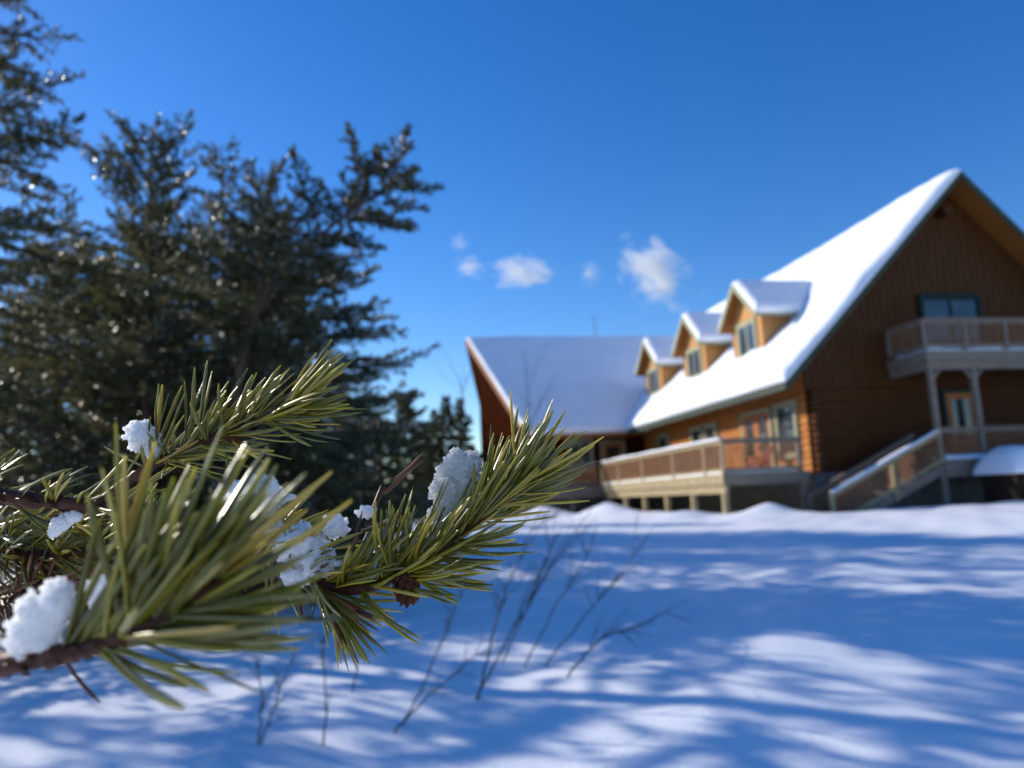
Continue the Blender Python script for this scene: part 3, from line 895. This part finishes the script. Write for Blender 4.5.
# leaning tree: path through the photo positions
bx_, by_ = gpos(222, 8.6)
zb = float(gz(bx_, by_)) - 0.06
lean = [np.array(q) - np.array([bx_, by_, zb]) for q in ((bx_, by_, zb), at(236, 400, 8.6), at(262, 300, 8.55), at(318, 238, 8.5), at(366, 202, 8.45), at(393, 180, 8.4), at(391, 156, 8.4))]
conifer('pine_tree', 'conifer leaning right with a crooked top standing out against the sky', bx_, by_, TG, 15, path=lean, H=5, Rmax=0.55, nb=54, u0=0.47, profile=0.25, ragged=0.5, bushy=1.0, density=1.35, nl=0.07)
x, y = gpos(304, 10.5)
conifer('spruce_tree', 'dark broad conifer under the leaning one with branches reaching right', x, y, TG, 16, H=4.9, Rmax=2.0, nb=95, profile=0.5, rise=(-4, 25), ragged=0.3)
x, y = gpos(362, 15.0)
conifer('spruce_tree', 'small dark conifer low behind the pine needles with layered branches', x, y, TG, 17, H=3.3, Rmax=1.3, nb=60, profile=0.5, rise=(-5, 20), glint=False)
x, y = gpos(60, 10.5)
conifer('spruce_tree', 'dense dark conifer low behind the two leftmost trees', x, y, TG, 18, H=5.0, Rmax=1.9, nb=110, profile=0.6, rise=(-10, 25))
x, y = gpos(160, 12.5)
conifer('spruce_tree', 'dense conifer half hidden behind the blunt-topped tree', x, y, TG, 19, H=5.4, Rmax=2.0, nb=110, profile=0.6, rise=(-10, 25), glint=False)
x, y = gpos(408, 25)
small = conifer('pine_tree', 'small olive conifer alone between the big clump and the house', x, y, 'conifers beyond the yard', 20, H=4.6, Rmax=0.75, nb=80, profile=0.4, glint=False, density=1.2, nl=0.10, nw=0.035)

# trees farther off: copies with their own labels
protos = [conifer('spruce_tree', 'tall forest spruce hidden deep behind the left clump', -14.0, 25.5, 'conifers beyond the yard', 31, H=9.5, Rmax=2.0, nb=100, profile=0.5, density=0.6, nl=0.11, nw=0.035, glint=False),
          conifer('spruce_tree', 'narrow far spruce nearest the left corner of the wing', *gpos(463, 45), 'conifers beyond the yard', 32, H=7.0, Rmax=1.0, nb=95, density=1.0, nl=0.15, nw=0.06, glint=False)]
def place(proto, label, x, y, sc, rot):
    c = copy_tree(proto)
    c.location = (x, y, float(gz(x, y)) - 0.1)
    c.scale = (sc, sc, sc); c.rotation_euler = (0, 0, rot)
    c['label'] = label
for lab, px, d, sc, rot in (('slim far spruce with a thin spire, second left of the wing corner', 449, 46, 1.06, 1.1),
                            ('slim far spruce, third left of the wing corner', 437, 48, 0.97, 2.3),
                            ('short far spruce beside the small olive conifer', 427, 44, 0.80, 3.9),
                            ('squat far spruce low behind the icy clump', 455, 52, 0.72, 0.4),
                            ('squat far spruce in the treeline, below the slim spire', 444, 54, 0.70, 5.0),
                            ('squat far spruce in the treeline, behind the short one', 432, 55, 0.74, 2.9),
                            ('far treeline spruce behind the small olive conifer', 417, 56, 0.86, 1.7),
                            ('far treeline spruce just left of the small olive conifer', 396, 55, 0.88, 4.4),
                            ('far treeline spruce seen under the layered branches', 380, 57, 0.82, 3.3),
                            ('far treeline spruce lowest beyond the layered branches', 360, 55, 0.84, 0.1),
                            ('far treeline spruce close against the wing wall', 474, 60, 0.78, 2.0)):
    place(protos[1], lab, *gpos(px, d), sc, rot)
for lab, x, y, sc, rot in (('forest spruce in the gap under the bent top of the leaning conifer', -5.2, 16.5, 0.66, 0.2),
                           ('forest spruce right behind the bushy spread-tip conifer', -6.2, 18.5, 0.9, 1.4),
                           ('forest spruce behind the dark broad conifer', -6.0, 22.5, 0.72, 2.8),
                           ('forest spruce behind the gap left of the slender tip', -8.4, 17.5, 0.80, 4.0),
                           ('forest spruce shading the mid yard, hidden in the clump', -9.0, 22.0, 1.06, 0.5),
                           ('forest spruce with a wide top hidden in the clump', -12.3, 24.2, 1.18, 1.7),
                           ('tallest forest spruce hidden behind the blunt-topped conifer', -13.0, 34.0, 0.8, 2.6),
                           ('forest spruce hidden behind the spread-tip conifer, farther back', -15.8, 26.0, 1.3, 3.8),
                           ('smaller forest spruce hidden behind the leaning trunk', -4.7, 14.0, 0.62, 4.9),
                           ('forest spruce hidden low behind the broad conifer', -10.6, 23.2, 1.12, 5.5),
                           ('forest spruce beyond the prow wall side', -11.0, 53.5, 1.15, 1.2),
                           ('forest spruce deepest behind the clump, toward the wing', -14.5, 52.0, 1.05, 0.9),
                           ('forest spruce low behind the small layered conifer, farther back', -11.0, 50.0, 0.84, 2.2),
                           ('forest spruce behind the leftmost trees, seen through their gaps', -14.5, 24, 0.95, 0.7),
                           ('forest spruce behind the blunt-topped conifer', -15.5, 33, 0.9, 2.0),
                           ('forest spruce behind the slender-tipped conifer', -11.0, 31, 0.7, 3.3),
                           ('forest spruce low behind the leaning conifer', -6.6, 29, 0.62, 4.4),
                           ('forest spruce low beyond the layered small conifer', -7.2, 38, 0.66, 5.2),
                           ('forest spruce far behind the left frame edge', -21, 32, 1.1, 5.9)):
    place(protos[0], lab, x, y, sc, rot)

# trees just outside the frame on the left whose shadows streak the yard
for lab, x, y, sc, rot in (('conifer outside the left edge shading the near snow', -8.4, 6.4, 0.50, 0.3),
                           ('conifer outside the left edge behind the nearest one', -11.5, 9.0, 0.62, 1.9)):
    place(protos[0], lab, x, y, sc, rot)

# ------------------------------------------------------------------ bare shrubs in the snow
def twig_path(p, q, n, sag, rg, jit):
    u = np.linspace(0, 1, n)[:, None]
    P = np.array(p) * (1 - u) + np.array(q) * u
    P[:, 2] += sag * np.sin(math.pi * u[:, 0])
    j = rg.normal(size=P.shape) * jit; j[0] = 0
    return P + np.cumsum(j, axis=0) * 0.5

def bare_shrub(label, stems, seed, thick=0.006, kids=7):
    rg = np.random.default_rng(seed)
    V, F, k = [], [], 0
    root = None
    for (pxs, d, dd) in stems:
        b = at(*pxs[0], d)
        pts = [at(px, py, d + dd * i / max(1, len(pxs) - 1)) for i, (px, py) in enumerate(pxs)]
        pts[0] = np.array([b[0], b[1], float(gz(b[0], b[1])) - 0.03]) if abs(float(gz(b[0], b[1])) - b[2]) < 0.35 else b
        if root is None: root = pts[0]
        P = spline(pts, 8); P[1:] += rg.normal(size=P[1:].shape) * 0.004
        ln = np.linalg.norm(np.diff(P, axis=0), axis=1).sum()
        v, f = tube_np(P, np.linspace(thick, thick * 0.25, len(P)), 5); V.append(v); F.append(f + k); k += len(v)
        for _ in range(kids):
            i = int((0.25 + 0.7 * rg.random()) * (len(P) - 2))
            t = norm(P[i + 1] - P[i]); sd = norm(rg.normal(size=3) + t * 0.5 + np.array([0.2, 0, 0.2]))
            e = P[i] + norm(t * 0.8 + sd * 0.75) * ln * (0.12 + 0.28 * rg.random())
            Q = twig_path(P[i], e, 7, 0.01, rg, 0.006)
            v, f = tube_np(Q, np.linspace(thick * 0.45, thick * 0.15, 7), 4); V.append(v); F.append(f + k); k += len(v)
            for _ in range(2):
                a = int(2 + rg.random() * 3); e2 = Q[a] + norm(norm(Q[a + 1] - Q[a]) + rg.normal(size=3) * 0.6) * ln * 0.09
                v, f = tube_np(twig_path(Q[a], e2, 4, 0, rg, 0.003), np.linspace(thick * 0.25, thick * 0.12, 4), 4); V.append(v); F.append(f + k); k += len(v)
    o = fast_mesh('bare_shrub', np.vstack(V), np.vstack(F), M['bare_twig'], origin=root, smooth=True)
    tag(o, label, 'shrub', 'bare twiggy shrubs in the snow')
bare_shrub('bare shrub with a thick dark stem leaning right out of the snow', [([(473, 696), (508, 640), (553, 563), (592, 508)], 4.4, 0.2), ([(476, 690), (498, 615), (520, 560), (545, 500)], 4.4, -0.1), ([(560, 655), (600, 640), (640, 625), (690, 598)], 4.7, 0.2)], 1, 0.0075, 8)
bare_shrub('low bare stem slanting right from the snow under the needles', [([(390, 729), (425, 700), (462, 668), (500, 640)], 3.9, 0.1), ([(400, 722), (430, 670), (450, 620), (470, 575)], 4.0, 0.1)], 2, 0.006, 7)
bare_shrub('bare shrub with crossing thin stems right of the needle tips', [([(538, 645), (597, 601), (622, 572), (646, 540)], 5.2, 0.2), ([(520, 640), (560, 600), (585, 560), (598, 520)], 5.2, 0.2), ([(500, 655), (530, 600), (545, 560), (560, 530)], 5.3, 0.1)], 3, 0.006, 9)
bare_shrub('single upright bare stem rising through a sunlit snow patch', [([(323, 739), (326, 700), (323, 655), (328, 610)], 3.7, 0.0), ([(352, 690), (358, 650), (356, 610)], 4.6, 0.0)], 4, 0.0055, 6)
bare_shrub('thin forked bare stem left of the upright one', [([(257, 742), (262, 700), (258, 650), (266, 600)], 3.7, 0.0), ([(258, 738), (280, 690), (296, 650)], 3.7, 0.0)], 5, 0.005, 7)
bare_shrub('faint bare sapling standing before the shaded wing roof', [([(527, 520), (529, 455), (527, 400), (524, 352)], 11.5, 0.0), ([(528, 430), (545, 395), (556, 372)], 11.5, 0.0)], 6, 0.008, 4)
bare_shrub('faint leafless sapling against the sky left of the wing', [([(463, 500), (463, 430), (462, 390), (452, 366), (441, 348)], 16, 0.0), ([(463, 392), (468, 378), (472, 370)], 16, 0.0)], 7, 0.010, 3)

# ------------------------------------------------------------------ the near pine
def needles_along(axis, n, ln, ang, rg, minup=-2.0, minfwd=-2.0, width=0.0016, sector=None, bend=0.6, start=0.0, pairs=True, seg=7):
    """curved half-round needles along an axis polyline (points); sector: preferred direction weights"""
    A = np.asarray(axis)
    T = norm(np.gradient(A, axis=0))
    cum = np.concatenate([[0], np.cumsum(np.linalg.norm(np.diff(A, axis=0), axis=1))])
    Vs, Fs, k = [], [], 0
    sect = 6
    for i in range(n):
        u = start + (1 - start) * (i + rg.random()) / n
        x = u * cum[-1]
        p = np.array([np.interp(x, cum, A[:, c]) for c in range(3)])
        t = norm(np.array([np.interp(x, cum, T[:, c]) for c in range(3)]))
        r = rg.normal(size=3)
        if sector is not None: r = r + np.array(sector) * 1.0
        r = norm(r - t * (r @ t))
        for q in range(2 if pairs else 1):
            a = R(ang + rg.normal() * 9)
            d0 = norm(t * math.cos(a) + r * math.sin(a) + rg.normal(size=3) * 0.09)
            if d0 @ _U < minup: d0 = norm(d0 + _U * (minup - d0 @ _U + 0.15 * rg.random()))
            if d0 @ _F < minfwd: d0 = norm(d0 + _F * (minfwd - d0 @ _F + 0.2 * rg.random()))
            L = ln * (0.72 + 0.45 * rg.random())
            curv = norm(t * 0.8 + np.array([0, 0, 0.25]) + rg.normal(size=3) * 0.35)
            P = [p]; d = d0
            for s in range(seg - 1):
                d = norm(d + curv * bend * 0.12 + rg.normal(size=3) * 0.012)
                P.append(P[-1] + d * L / (seg - 1))
            P = np.array(P)
            tt = norm(np.gradient(P, axis=0))
            s1 = norm(np.cross(tt, norm(rg.normal(size=3)))); s2 = np.cross(tt, s1)
            f = np.linspace(0, 1, seg)
            wd = width * 0.5 * (0.85 + 0.3 * rg.random()) * np.clip(np.minimum(0.8 + f, (1.03 - f) * 10), 0.22, 1.0)
            angs = np.array([0, 50, 130, 180, 235, 305]) * math.pi / 180
            V = P[:, None] + wd[:, None, None] * (np.cos(angs)[None, :, None] * s1[:, None] + (np.sin(angs) * np.where(np.sin(angs) > 0, 0.75, 0.35))[None, :, None] * s2[:, None])
            ii_ = np.arange(seg - 1)[:, None] * sect; j = np.arange(sect)[None]; j2 = (j + 1) % sect
            Vs.append(V.reshape(-1, 3)); Fs.append(np.stack([ii_ + j, ii_ + j2, ii_ + sect + j2, ii_ + sect + j], -1).reshape(-1, 4) + k); k += seg * sect
    return np.vstack(Vs), np.vstack(Fs)

def P3(pts, k=8):
    return spline([at(*p) for p in pts], k)

TX, TY = -0.95, 0.46
tz = float(gz(TX, TY))
pine = tag(empty('pine_sapling', (TX, TY, tz)), 'young pine whose green branch tipped with ice reaches across the foreground', 'pine tree')
m = MB()
m.tube(spline([(TX, TY, tz - 0.05), (TX + 0.01, TY, tz + 0.7), (TX - 0.01, TY + 0.02, tz + 1.4), (TX, TY, tz + 1.95)], 8), np.linspace(0.034, 0.006, 25), 10)
m.build('trunk', M['bark'], pine, True)

def bark_tube(pts, r0, r1, rg):
    P = np.asarray(pts); n = len(P)
    r = np.linspace(r0, r1, n) * (1 + 0.14 * rg.normal(size=n))
    return tube_np(P, r, 8)

def branch(axes_stem, radii, shoots, dead, seed, cones=(), buds=()):
    """one branch: stem part > needle, brown_needle, bud, cone sub-parts"""
    rg = np.random.default_rng(seed)
    V, F, k = [], [], 0
    for a, (r0, r1) in zip(axes_stem, radii):
        v, f = bark_tube(a, r0, r1, rg); V.append(v); F.append(f + k); k += len(v)
        for _ in range(int(len(a) * 3.5)):                  # needle scars and scales
            i = int(rg.random() * (len(a) - 1)); d = norm(rg.normal(size=3)); rr = r0 + (r1 - r0) * i / len(a)
            p = a[i] + d * rr * 0.9
            v, f = tube_np(np.array([p, p + d * rr * 0.4 + norm(a[i + 1] - a[i]) * rr * 0.9]), np.array([rr * 0.35, rr * 0.05]), 4)
            V.append(v); F.append(f + k); k += len(v)
    st = fast_mesh('branch', np.vstack(V), np.vstack(F), M['twig'], pine, True)
    def grow(lst, mat, name):
        V, F, k = [], [], 0
        for kw in lst:
            v, f = needles_along(rg=rg, **kw); V.append(v); F.append(f + k); k += len(v)
        if V: fast_mesh(name, np.vstack(V), np.vstack(F), mat, st, True)
    grow(shoots, M['pine_needle'], 'needles')
    grow(dead, M['dead_needle'], 'brown_needles')
    for (p, d, ln, r) in buds:
        p = np.array(p); d = norm(np.array(d)); u = np.linspace(0, 1, 9)
        rr = r * np.sqrt(np.clip(np.sin(math.pi * (0.12 + 0.88 * u)), 0.02, 1)) * (1 + 0.10 * (np.arange(9) % 2))
        v, f = tube_np(p + d * (u * ln)[:, None], rr, 9)
        fast_mesh('bud', v, f, M['bud'], st, True)
    for (p, d, ln, r) in cones:
        p = np.array(p); d = norm(np.array(d)); V, F, k = [], [], 0
        for i in range(46):
            u = i / 46; a = i * 2.4; s1 = norm(np.cross(d, [0.3, 0.5, 0.8])); s2 = np.cross(d, s1)
            rad = s1 * math.cos(a) + s2 * math.sin(a)
            q = p + d * ln * u + rad * r * math.sin(math.pi * (0.15 + 0.8 * u)) * 0.6
            v, f = tube_np(np.array([q, q + rad * r * 0.35 + d * r * 0.2, q + rad * r * 0.55 + d * r * 0.6]), np.array([r * .3, r * .34, r * .06]), 5)
            V.append(v); F.append(f + k); k += len(v)
        fast_mesh('cone', np.vstack(V), np.vstack(F), M['bud'], st, True)
    return st

UPV = np.array(_U)
# main stem: from the trunk across to the right-hand tip
stemA = np.vstack([spline([(TX, TY, 0.02), at(-260, 470, 0.45)], 8)[:-1], P3([(-260, 470, 0.45), (-90, 487, 0.395), (0, 496, 0.375), (60, 503, 0.365), (125, 508, 0.355), (200, 524, 0.345), (270, 556, 0.335), (335, 588, 0.325), (380, 583, 0.322), (432, 557, 0.320), (476, 523, 0.320), (522, 481, 0.320)])])
stemUp = P3([(96, 506, 0.358), (132, 478, 0.352), (165, 458, 0.350), (200, 443, 0.348), (236, 428, 0.345), (275, 414, 0.342), (290, 406, 0.340)])
tipAxis = P3([(335, 588, 0.325), (380, 583, 0.322), (432, 557, 0.320), (476, 523, 0.320), (522, 481, 0.320)])
midAxis = P3([(200, 524, 0.345), (270, 556, 0.335), (335, 588, 0.325)])
upAxis = P3([(140, 472, 0.352), (165, 458, 0.350), (200, 443, 0.348), (236, 428, 0.345), (275, 414, 0.342), (290, 406, 0.340)])
downAxis = P3([(312, 582, 0.325), (322, 592, 0.324), (334, 604, 0.323)], 5)
upBase = P3([(-40, 492, 0.385), (0, 496, 0.375), (60, 503, 0.365), (120, 508, 0.355)])
NL = 0.0345
branch([stemA, stemUp], [(0.0046, 0.0013), (0.0024, 0.0011)],
       [dict(axis=tipAxis, n=62, ln=NL, ang=34, start=0.18, sector=UPV * 0.3),
        dict(axis=P3([(470, 527, 0.320), (500, 502, 0.320), (522, 481, 0.320)]), n=32, ln=NL, ang=26, sector=UPV * 0.3),
        dict(axis=P3([(385, 580, 0.322), (432, 557, 0.320), (460, 536, 0.320)]), n=22, ln=NL, ang=48, sector=-UPV * 0.6 + _X * 0.5),
        dict(axis=midAxis, n=46, ln=NL, ang=55, sector=UPV * 0.9, bend=0.5),
        dict(axis=P3([(335, 588, 0.325), (380, 583, 0.322), (415, 566, 0.32)]), n=32, ln=NL * 0.95, ang=62, sector=UPV * 1.3),
        dict(axis=upAxis, n=56, ln=NL * 0.95, ang=40, start=0.05, sector=UPV * 0.15),
        dict(axis=P3([(250, 424, 0.342), (272, 415, 0.342), (290, 406, 0.340)]), n=26, ln=NL, ang=24, sector=UPV * 0.3),
        dict(axis=P3([(145, 468, 0.352), (185, 450, 0.349), (230, 432, 0.345)]), n=18, ln=NL, ang=62, sector=UPV * 1.0, bend=0.1),
        dict(axis=downAxis, n=20, ln=NL * 0.9, ang=24, start=0.1, bend=0.0),
        dict(axis=upBase, n=34, ln=NL * 0.85, ang=48, sector=UPV * 0.2)],
       [dict(axis=downAxis, n=7, ln=NL * 0.85, ang=28, bend=0.0),
        dict(axis=midAxis, n=8, ln=NL * 0.7, ang=60, sector=UPV * 0.8),
        dict(axis=P3([(345, 560, 0.328), (380, 500, 0.33), (400, 470, 0.33)]), n=5, ln=NL * 0.6, ang=45),
        dict(axis=P3([(200, 524, 0.345), (335, 588, 0.325)]), n=10, ln=NL * 0.7, ang=60, sector=-UPV)], 101,
       cones=[(at(404, 571, 0.318), _X * 0.15 - _U, 0.012, 0.0048)],
       buds=[(at(520, 482, 0.3195), _X * 0.6 + _U * 0.45, 0.010, 0.0022), (at(226, 436, 0.342), _X * 0.7 - _U * 0.35, 0.009, 0.0021), (at(289, 407, 0.3395), _X * 0.7 + _U * 0.4, 0.009, 0.002)])

# nearer branch, lower left
stemB = np.vstack([spline([(TX, TY, -0.22), at(-420, 668, 0.30)], 8)[:-1], P3([(-420, 668, 0.30), (-150, 672, 0.2021), (0, 664, 0.1789), (60, 655, 0.1720), (115, 640, 0.1677), (165, 618, 0.1651), (195, 600, 0.1634)])])
bAxis = P3([(20, 662, 0.1772), (60, 655, 0.1720), (115, 640, 0.1677), (165, 618, 0.1651), (195, 600, 0.1634)])
branch([stemB], [(0.0036, 0.0011)],
       [dict(axis=bAxis, n=24, ln=0.035, ang=40, start=0.25, sector=UPV * 0.9, width=0.0017, minup=-0.2, minfwd=-0.2),
        dict(axis=P3([(70, 653, 0.1720), (115, 640, 0.1677), (165, 618, 0.1651)]), n=19, ln=0.038, ang=34, sector=-UPV * 0.25 + _X * 1.6, width=0.0017, minup=-0.4),
        dict(axis=P3([(115, 640, 0.1677), (165, 618, 0.1651), (195, 600, 0.1634)]), n=19, ln=0.037, ang=26, sector=UPV * 0.3, width=0.0017, minup=-0.4),
        dict(axis=P3([(60, 655, 0.1720), (130, 633, 0.1677), (180, 610, 0.1651)]), n=12, ln=0.040, ang=58, sector=UPV * 1.8, width=0.0017, minup=-0.4, bend=0.1)],
       [dict(axis=P3([(60, 655, 0.2), (115, 640, 0.1677)]), n=2, ln=0.018, ang=75, sector=-UPV * 2, pairs=False, width=0.0011)], 102,
       buds=[(at(196, 599, 0.1625), _X * 0.7 + _U * 0.4, 0.008, 0.002)])
# tangled twig behind it on the left edge
stemC = np.vstack([spline([(TX, TY, -0.08), at(-300, 520, 0.47)], 6)[:-1], P3([(-300, 520, 0.47), (-60, 548, 0.42), (0, 552, 0.41), (45, 556, 0.40), (95, 548, 0.395), (150, 530, 0.39)])])
cAxis = P3([(-40, 548, 0.415), (0, 552, 0.41), (45, 556, 0.40), (95, 548, 0.395), (150, 530, 0.39)])
stemD = P3([(-200, 560, 0.44), (-60, 590, 0.42), (0, 600, 0.41), (40, 585, 0.40), (80, 580, 0.40)])
branch([stemC, stemD, P3([(10, 552, 0.408), (30, 580, 0.405), (28, 612, 0.40)], 6), P3([(40, 556, 0.40), (55, 590, 0.405), (60, 625, 0.40)], 6)], [(0.0042, 0.0014), (0.003, 0.0012), (0.0018, 0.0008), (0.0016, 0.0008)],
       [dict(axis=cAxis, n=60, ln=NL, ang=40, sector=UPV * 0.3),
        dict(axis=P3([(-40, 530, 0.42), (20, 528, 0.41), (80, 530, 0.40)]), n=40, ln=NL, ang=35)],
       [dict(axis=P3([(-30, 596, 0.41), (0, 600, 0.41), (40, 585, 0.40), (80, 580, 0.40)]), n=42, ln=NL * 0.8, ang=50),
        dict(axis=P3([(0, 552, 0.41), (45, 556, 0.40), (70, 552, 0.40)]), n=14, ln=NL * 0.7, ang=55, sector=-UPV)], 103)
# higher branches on the same sapling, left of the frame
for (z0, z1, dx, dy, sd) in ((0.28, 0.36, -0.42, -0.10, 104), (0.45, 0.56, -0.10, -0.44, 105), (-0.5, -0.46, -0.3, -0.36, 106), (-0.55, -0.52, 0.02, 0.5, 107)):
    ax = spline([(TX, TY, z0), (TX + dx * 0.5, TY + dy * 0.5, (z0 + z1) / 2 - 0.01), (TX + dx, TY + dy, z1)], 10)
    branch([ax], [(0.005, 0.0015)], [dict(axis=ax, n=110, ln=NL, ang=40, start=0.2)], [], sd)

# ------------------------------------------------------------------ granular snow caught in the needles
def snow_clump(label, lumps, seed, gran=0.0010, per=3.2, mat='ice'):
    import bmesh
    rg = np.random.default_rng(seed)
    bm = bmesh.new()
    size = max(l[3] for l in lumps) * lumps[0][2] / FPX
    for (px, py, d, rx, ry) in lumps:
        c = Vector(at(px, py, d)); k = d / FPX
        ax = [Vector(_X) * rx * k, Vector(_U) * ry * k, Vector(_F) * min(rx, ry) * k * 0.75]
        t = bmesh.new()
        bmesh.ops.create_icosphere(t, subdivisions=5, radius=1.0)
        new = []
        for v in t.verts:
            u = v.co.copy()
            p = ax[0] * u.x + ax[1] * u.y + ax[2] * u.z
            w = c + p
            n1 = mnoise.noise(u * 1.6 + Vector((seed * 3.1, px, 0)))
            n2 = mnoise.noise(u * 3.7 + Vector((px, seed * 1.7, 0)))
            cell = mnoise.voronoi(w * (0.62 / gran))[0][0]
            p = p * (0.86 + 0.36 * n1 + 0.22 * n2)
            p = p + p.normalized() * gran * (1.0 - 2.1 * min(cell, 0.75))
            new.append(bm.verts.new(c + p))
        for f in t.faces:
            fn = bm.faces.new([new[v.index] for v in f.verts]); fn.smooth = True
        outer = [new[i].co.copy() for i in rg.integers(0, len(new), int(per * 34))]
        t.free()
        for q in outer:
            r = gran * (0.45 + 0.65 * rg.random())
            mt = Matrix.Translation(q + Vector(rg.normal(size=3)) * gran * 0.25) @ Matrix.Diagonal((r, r * (0.75 + 0.4 * rg.random()), r, 1))
            g = bmesh.ops.create_icosphere(bm, subdivisions=2, radius=1.0, matrix=mt)
            for v in g['verts']:
                for f in v.link_faces: f.smooth = True
    org = Vector(at(lumps[0][0], lumps[0][1] + lumps[0][4], lumps[0][2]))
    for v in bm.verts: v.co -= org
    me = bpy.data.meshes.new('snow_clump'); bm.to_mesh(me); bm.free()
    o = bpy.data.objects.new('snow_clump', me); COL.objects.link(o)
    md = o.modifiers.new('union', 'REMESH'); md.mode = 'VOXEL'; md.voxel_size = gran * 0.26; md.use_smooth_shade = True
    me2 = bpy.data.meshes.new_from_object(o.evaluated_get(bpy.context.evaluated_depsgraph_get()))
    o.modifiers.clear(); o.data = me2; bpy.data.meshes.remove(me); me2.name = 'snow_clump'
    me2.materials.clear(); me2.materials.append(M[mat])
    o.location = org
    tag(o, label, 'snow clump', 'icy snow clumps caught in the pine needles')
    return o
snow_clump('small grainy snow clump at the base of the upper needle spray', [(141, 436, 0.347, 17, 17), (153, 449, 0.346, 11, 9)], 1)
snow_clump('largest white grainy snow clump in the middle of the branch', [(258, 497, 0.334, 31, 23), (240, 520, 0.332, 21, 23), (262, 528, 0.333, 22, 20), (226, 500, 0.334, 11, 10)], 2)
snow_clump('rounded snow clump low beside the largest one', [(300, 545, 0.324, 25, 22), (318, 560, 0.325, 18, 20), (296, 576, 0.325, 16, 13)], 3)
snow_clump('tall glassy ice clump behind the right needle tips', [(461, 468, 0.322, 21, 22), (452, 490, 0.322, 24, 25), (447, 513, 0.323, 19, 20), (470, 487, 0.323, 15, 24)], 4, mat='glassy_ice')
snow_clump('blurred snow clump nearest the camera on the lower left stem', [(38, 622, 0.172, 26, 34), (58, 602, 0.170, 17, 22), (22, 640, 0.173, 17, 14)], 5)
snow_clump('blurred small snow lump behind the near needles', [(98, 594, 0.205, 15, 17)], 6)
snow_clump('jagged bit of snow under the bare brown stem', [(62, 523, 0.362, 10, 8), (74, 516, 0.36, 7, 6), (55, 530, 0.362, 6, 7)], 7)
snow_clump('tiny bright ice bit between the needle bases', [(396, 542, 0.325, 7, 7), (366, 512, 0.325, 8, 6)], 8)
snow_clump('small round snow bit behind the yellow needle', [(334, 527, 0.327, 14, 12)], 9)

# ------------------------------------------------------------------ clouds
def cloud_mat(seed, dens, size):
    m = bpy.data.materials.new('cloud_vapour'); m.use_nodes = True
    nt = m.node_tree; nt.nodes.clear()
    out = nt.nodes.new('ShaderNodeOutputMaterial')
    vol = nt.nodes.new('ShaderNodeVolumePrincipled')
    vol.inputs['Color'].default_value = (0.98, 0.98, 0.99, 1)
    vol.inputs['Anisotropy'].default_value = 0.35
    tc = nt.nodes.new('ShaderNodeTexCoord')
    ln = nt.nodes.new('ShaderNodeVectorMath'); ln.operation = 'LENGTH'
    nt.links.new(tc.outputs['Object'], ln.inputs[0])
    nz = nt.nodes.new('ShaderNodeTexNoise'); nz.noise_dimensions = '4D'
    nz.inputs['W'].default_value = seed; nz.inputs['Scale'].default_value = 2.3; nz.inputs['Detail'].default_value = 7; nz.inputs['Roughness'].default_value = 0.62
    nt.links.new(tc.outputs['Object'], nz.inputs['Vector'])
    a = nt.nodes.new('ShaderNodeMath'); a.operation = 'MULTIPLY_ADD'
    nt.links.new(nz.outputs['Fac'], a.inputs[0]); a.inputs[1].default_value = 3.6
    b = nt.nodes.new('ShaderNodeMath'); b.operation = 'MULTIPLY_ADD'
    nt.links.new(ln.outputs['Value'], b.inputs[0]); b.inputs[1].default_value = -1.2; b.inputs[2].default_value = -1.02
    nt.links.new(b.outputs[0], a.inputs[2])
    c = nt.nodes.new('ShaderNodeMath'); c.operation = 'MULTIPLY'; c.use_clamp = False
    mx = nt.nodes.new('ShaderNodeMath'); mx.operation = 'MAXIMUM'; mx.inputs[1].default_value = 0
    nt.links.new(a.outputs[0], mx.inputs[0]); nt.links.new(mx.outputs[0], c.inputs[0]); c.inputs[1].default_value = dens
    nt.links.new(c.outputs[0], vol.inputs['Density'])
    nt.links.new(vol.outputs[0], out.inputs['Volume'])
    return m
def cloud(label, px, py, rx, ry, tilt, dens, seed, d=1500.0):
    import bmesh
    bm = bmesh.new(); bmesh.ops.create_icosphere(bm, subdivisions=3, radius=1.0)
    me = bpy.data.meshes.new('cloud'); bm.to_mesh(me); bm.free()
    me.materials.append(cloud_mat(seed, dens, rx))
    o = bpy.data.objects.new('cloud', me); COL.objects.link(o)
    k = d / FPX
    o.location = Vector(at(px, py, d))
    o.rotation_euler = (0, R(tilt), 0)
    o.scale = (rx * k, rx * k * 0.7, ry * k)
    tag(o, label, 'cloud', 'small fair weather clouds')
cloud('largest small cloud, above the two far dormers', 654, 273, 56, 36, 38, 0.042, 3.1)
cloud('double wispy cloud left of the single wisp', 521, 272, 48, 20, 6, 0.045, 8.4)
cloud('round small wisp at the left end of the cloud row', 470, 267, 20, 15, 0, 0.05, 12.2)
cloud('faint single wisp between the double wisp and the largest cloud', 590, 273, 16, 18, 0, 0.035, 21.7)
cloud('faintest thin wisp above the left end of the cloud row', 459, 243, 13, 15, 30, 0.03, 30.3)
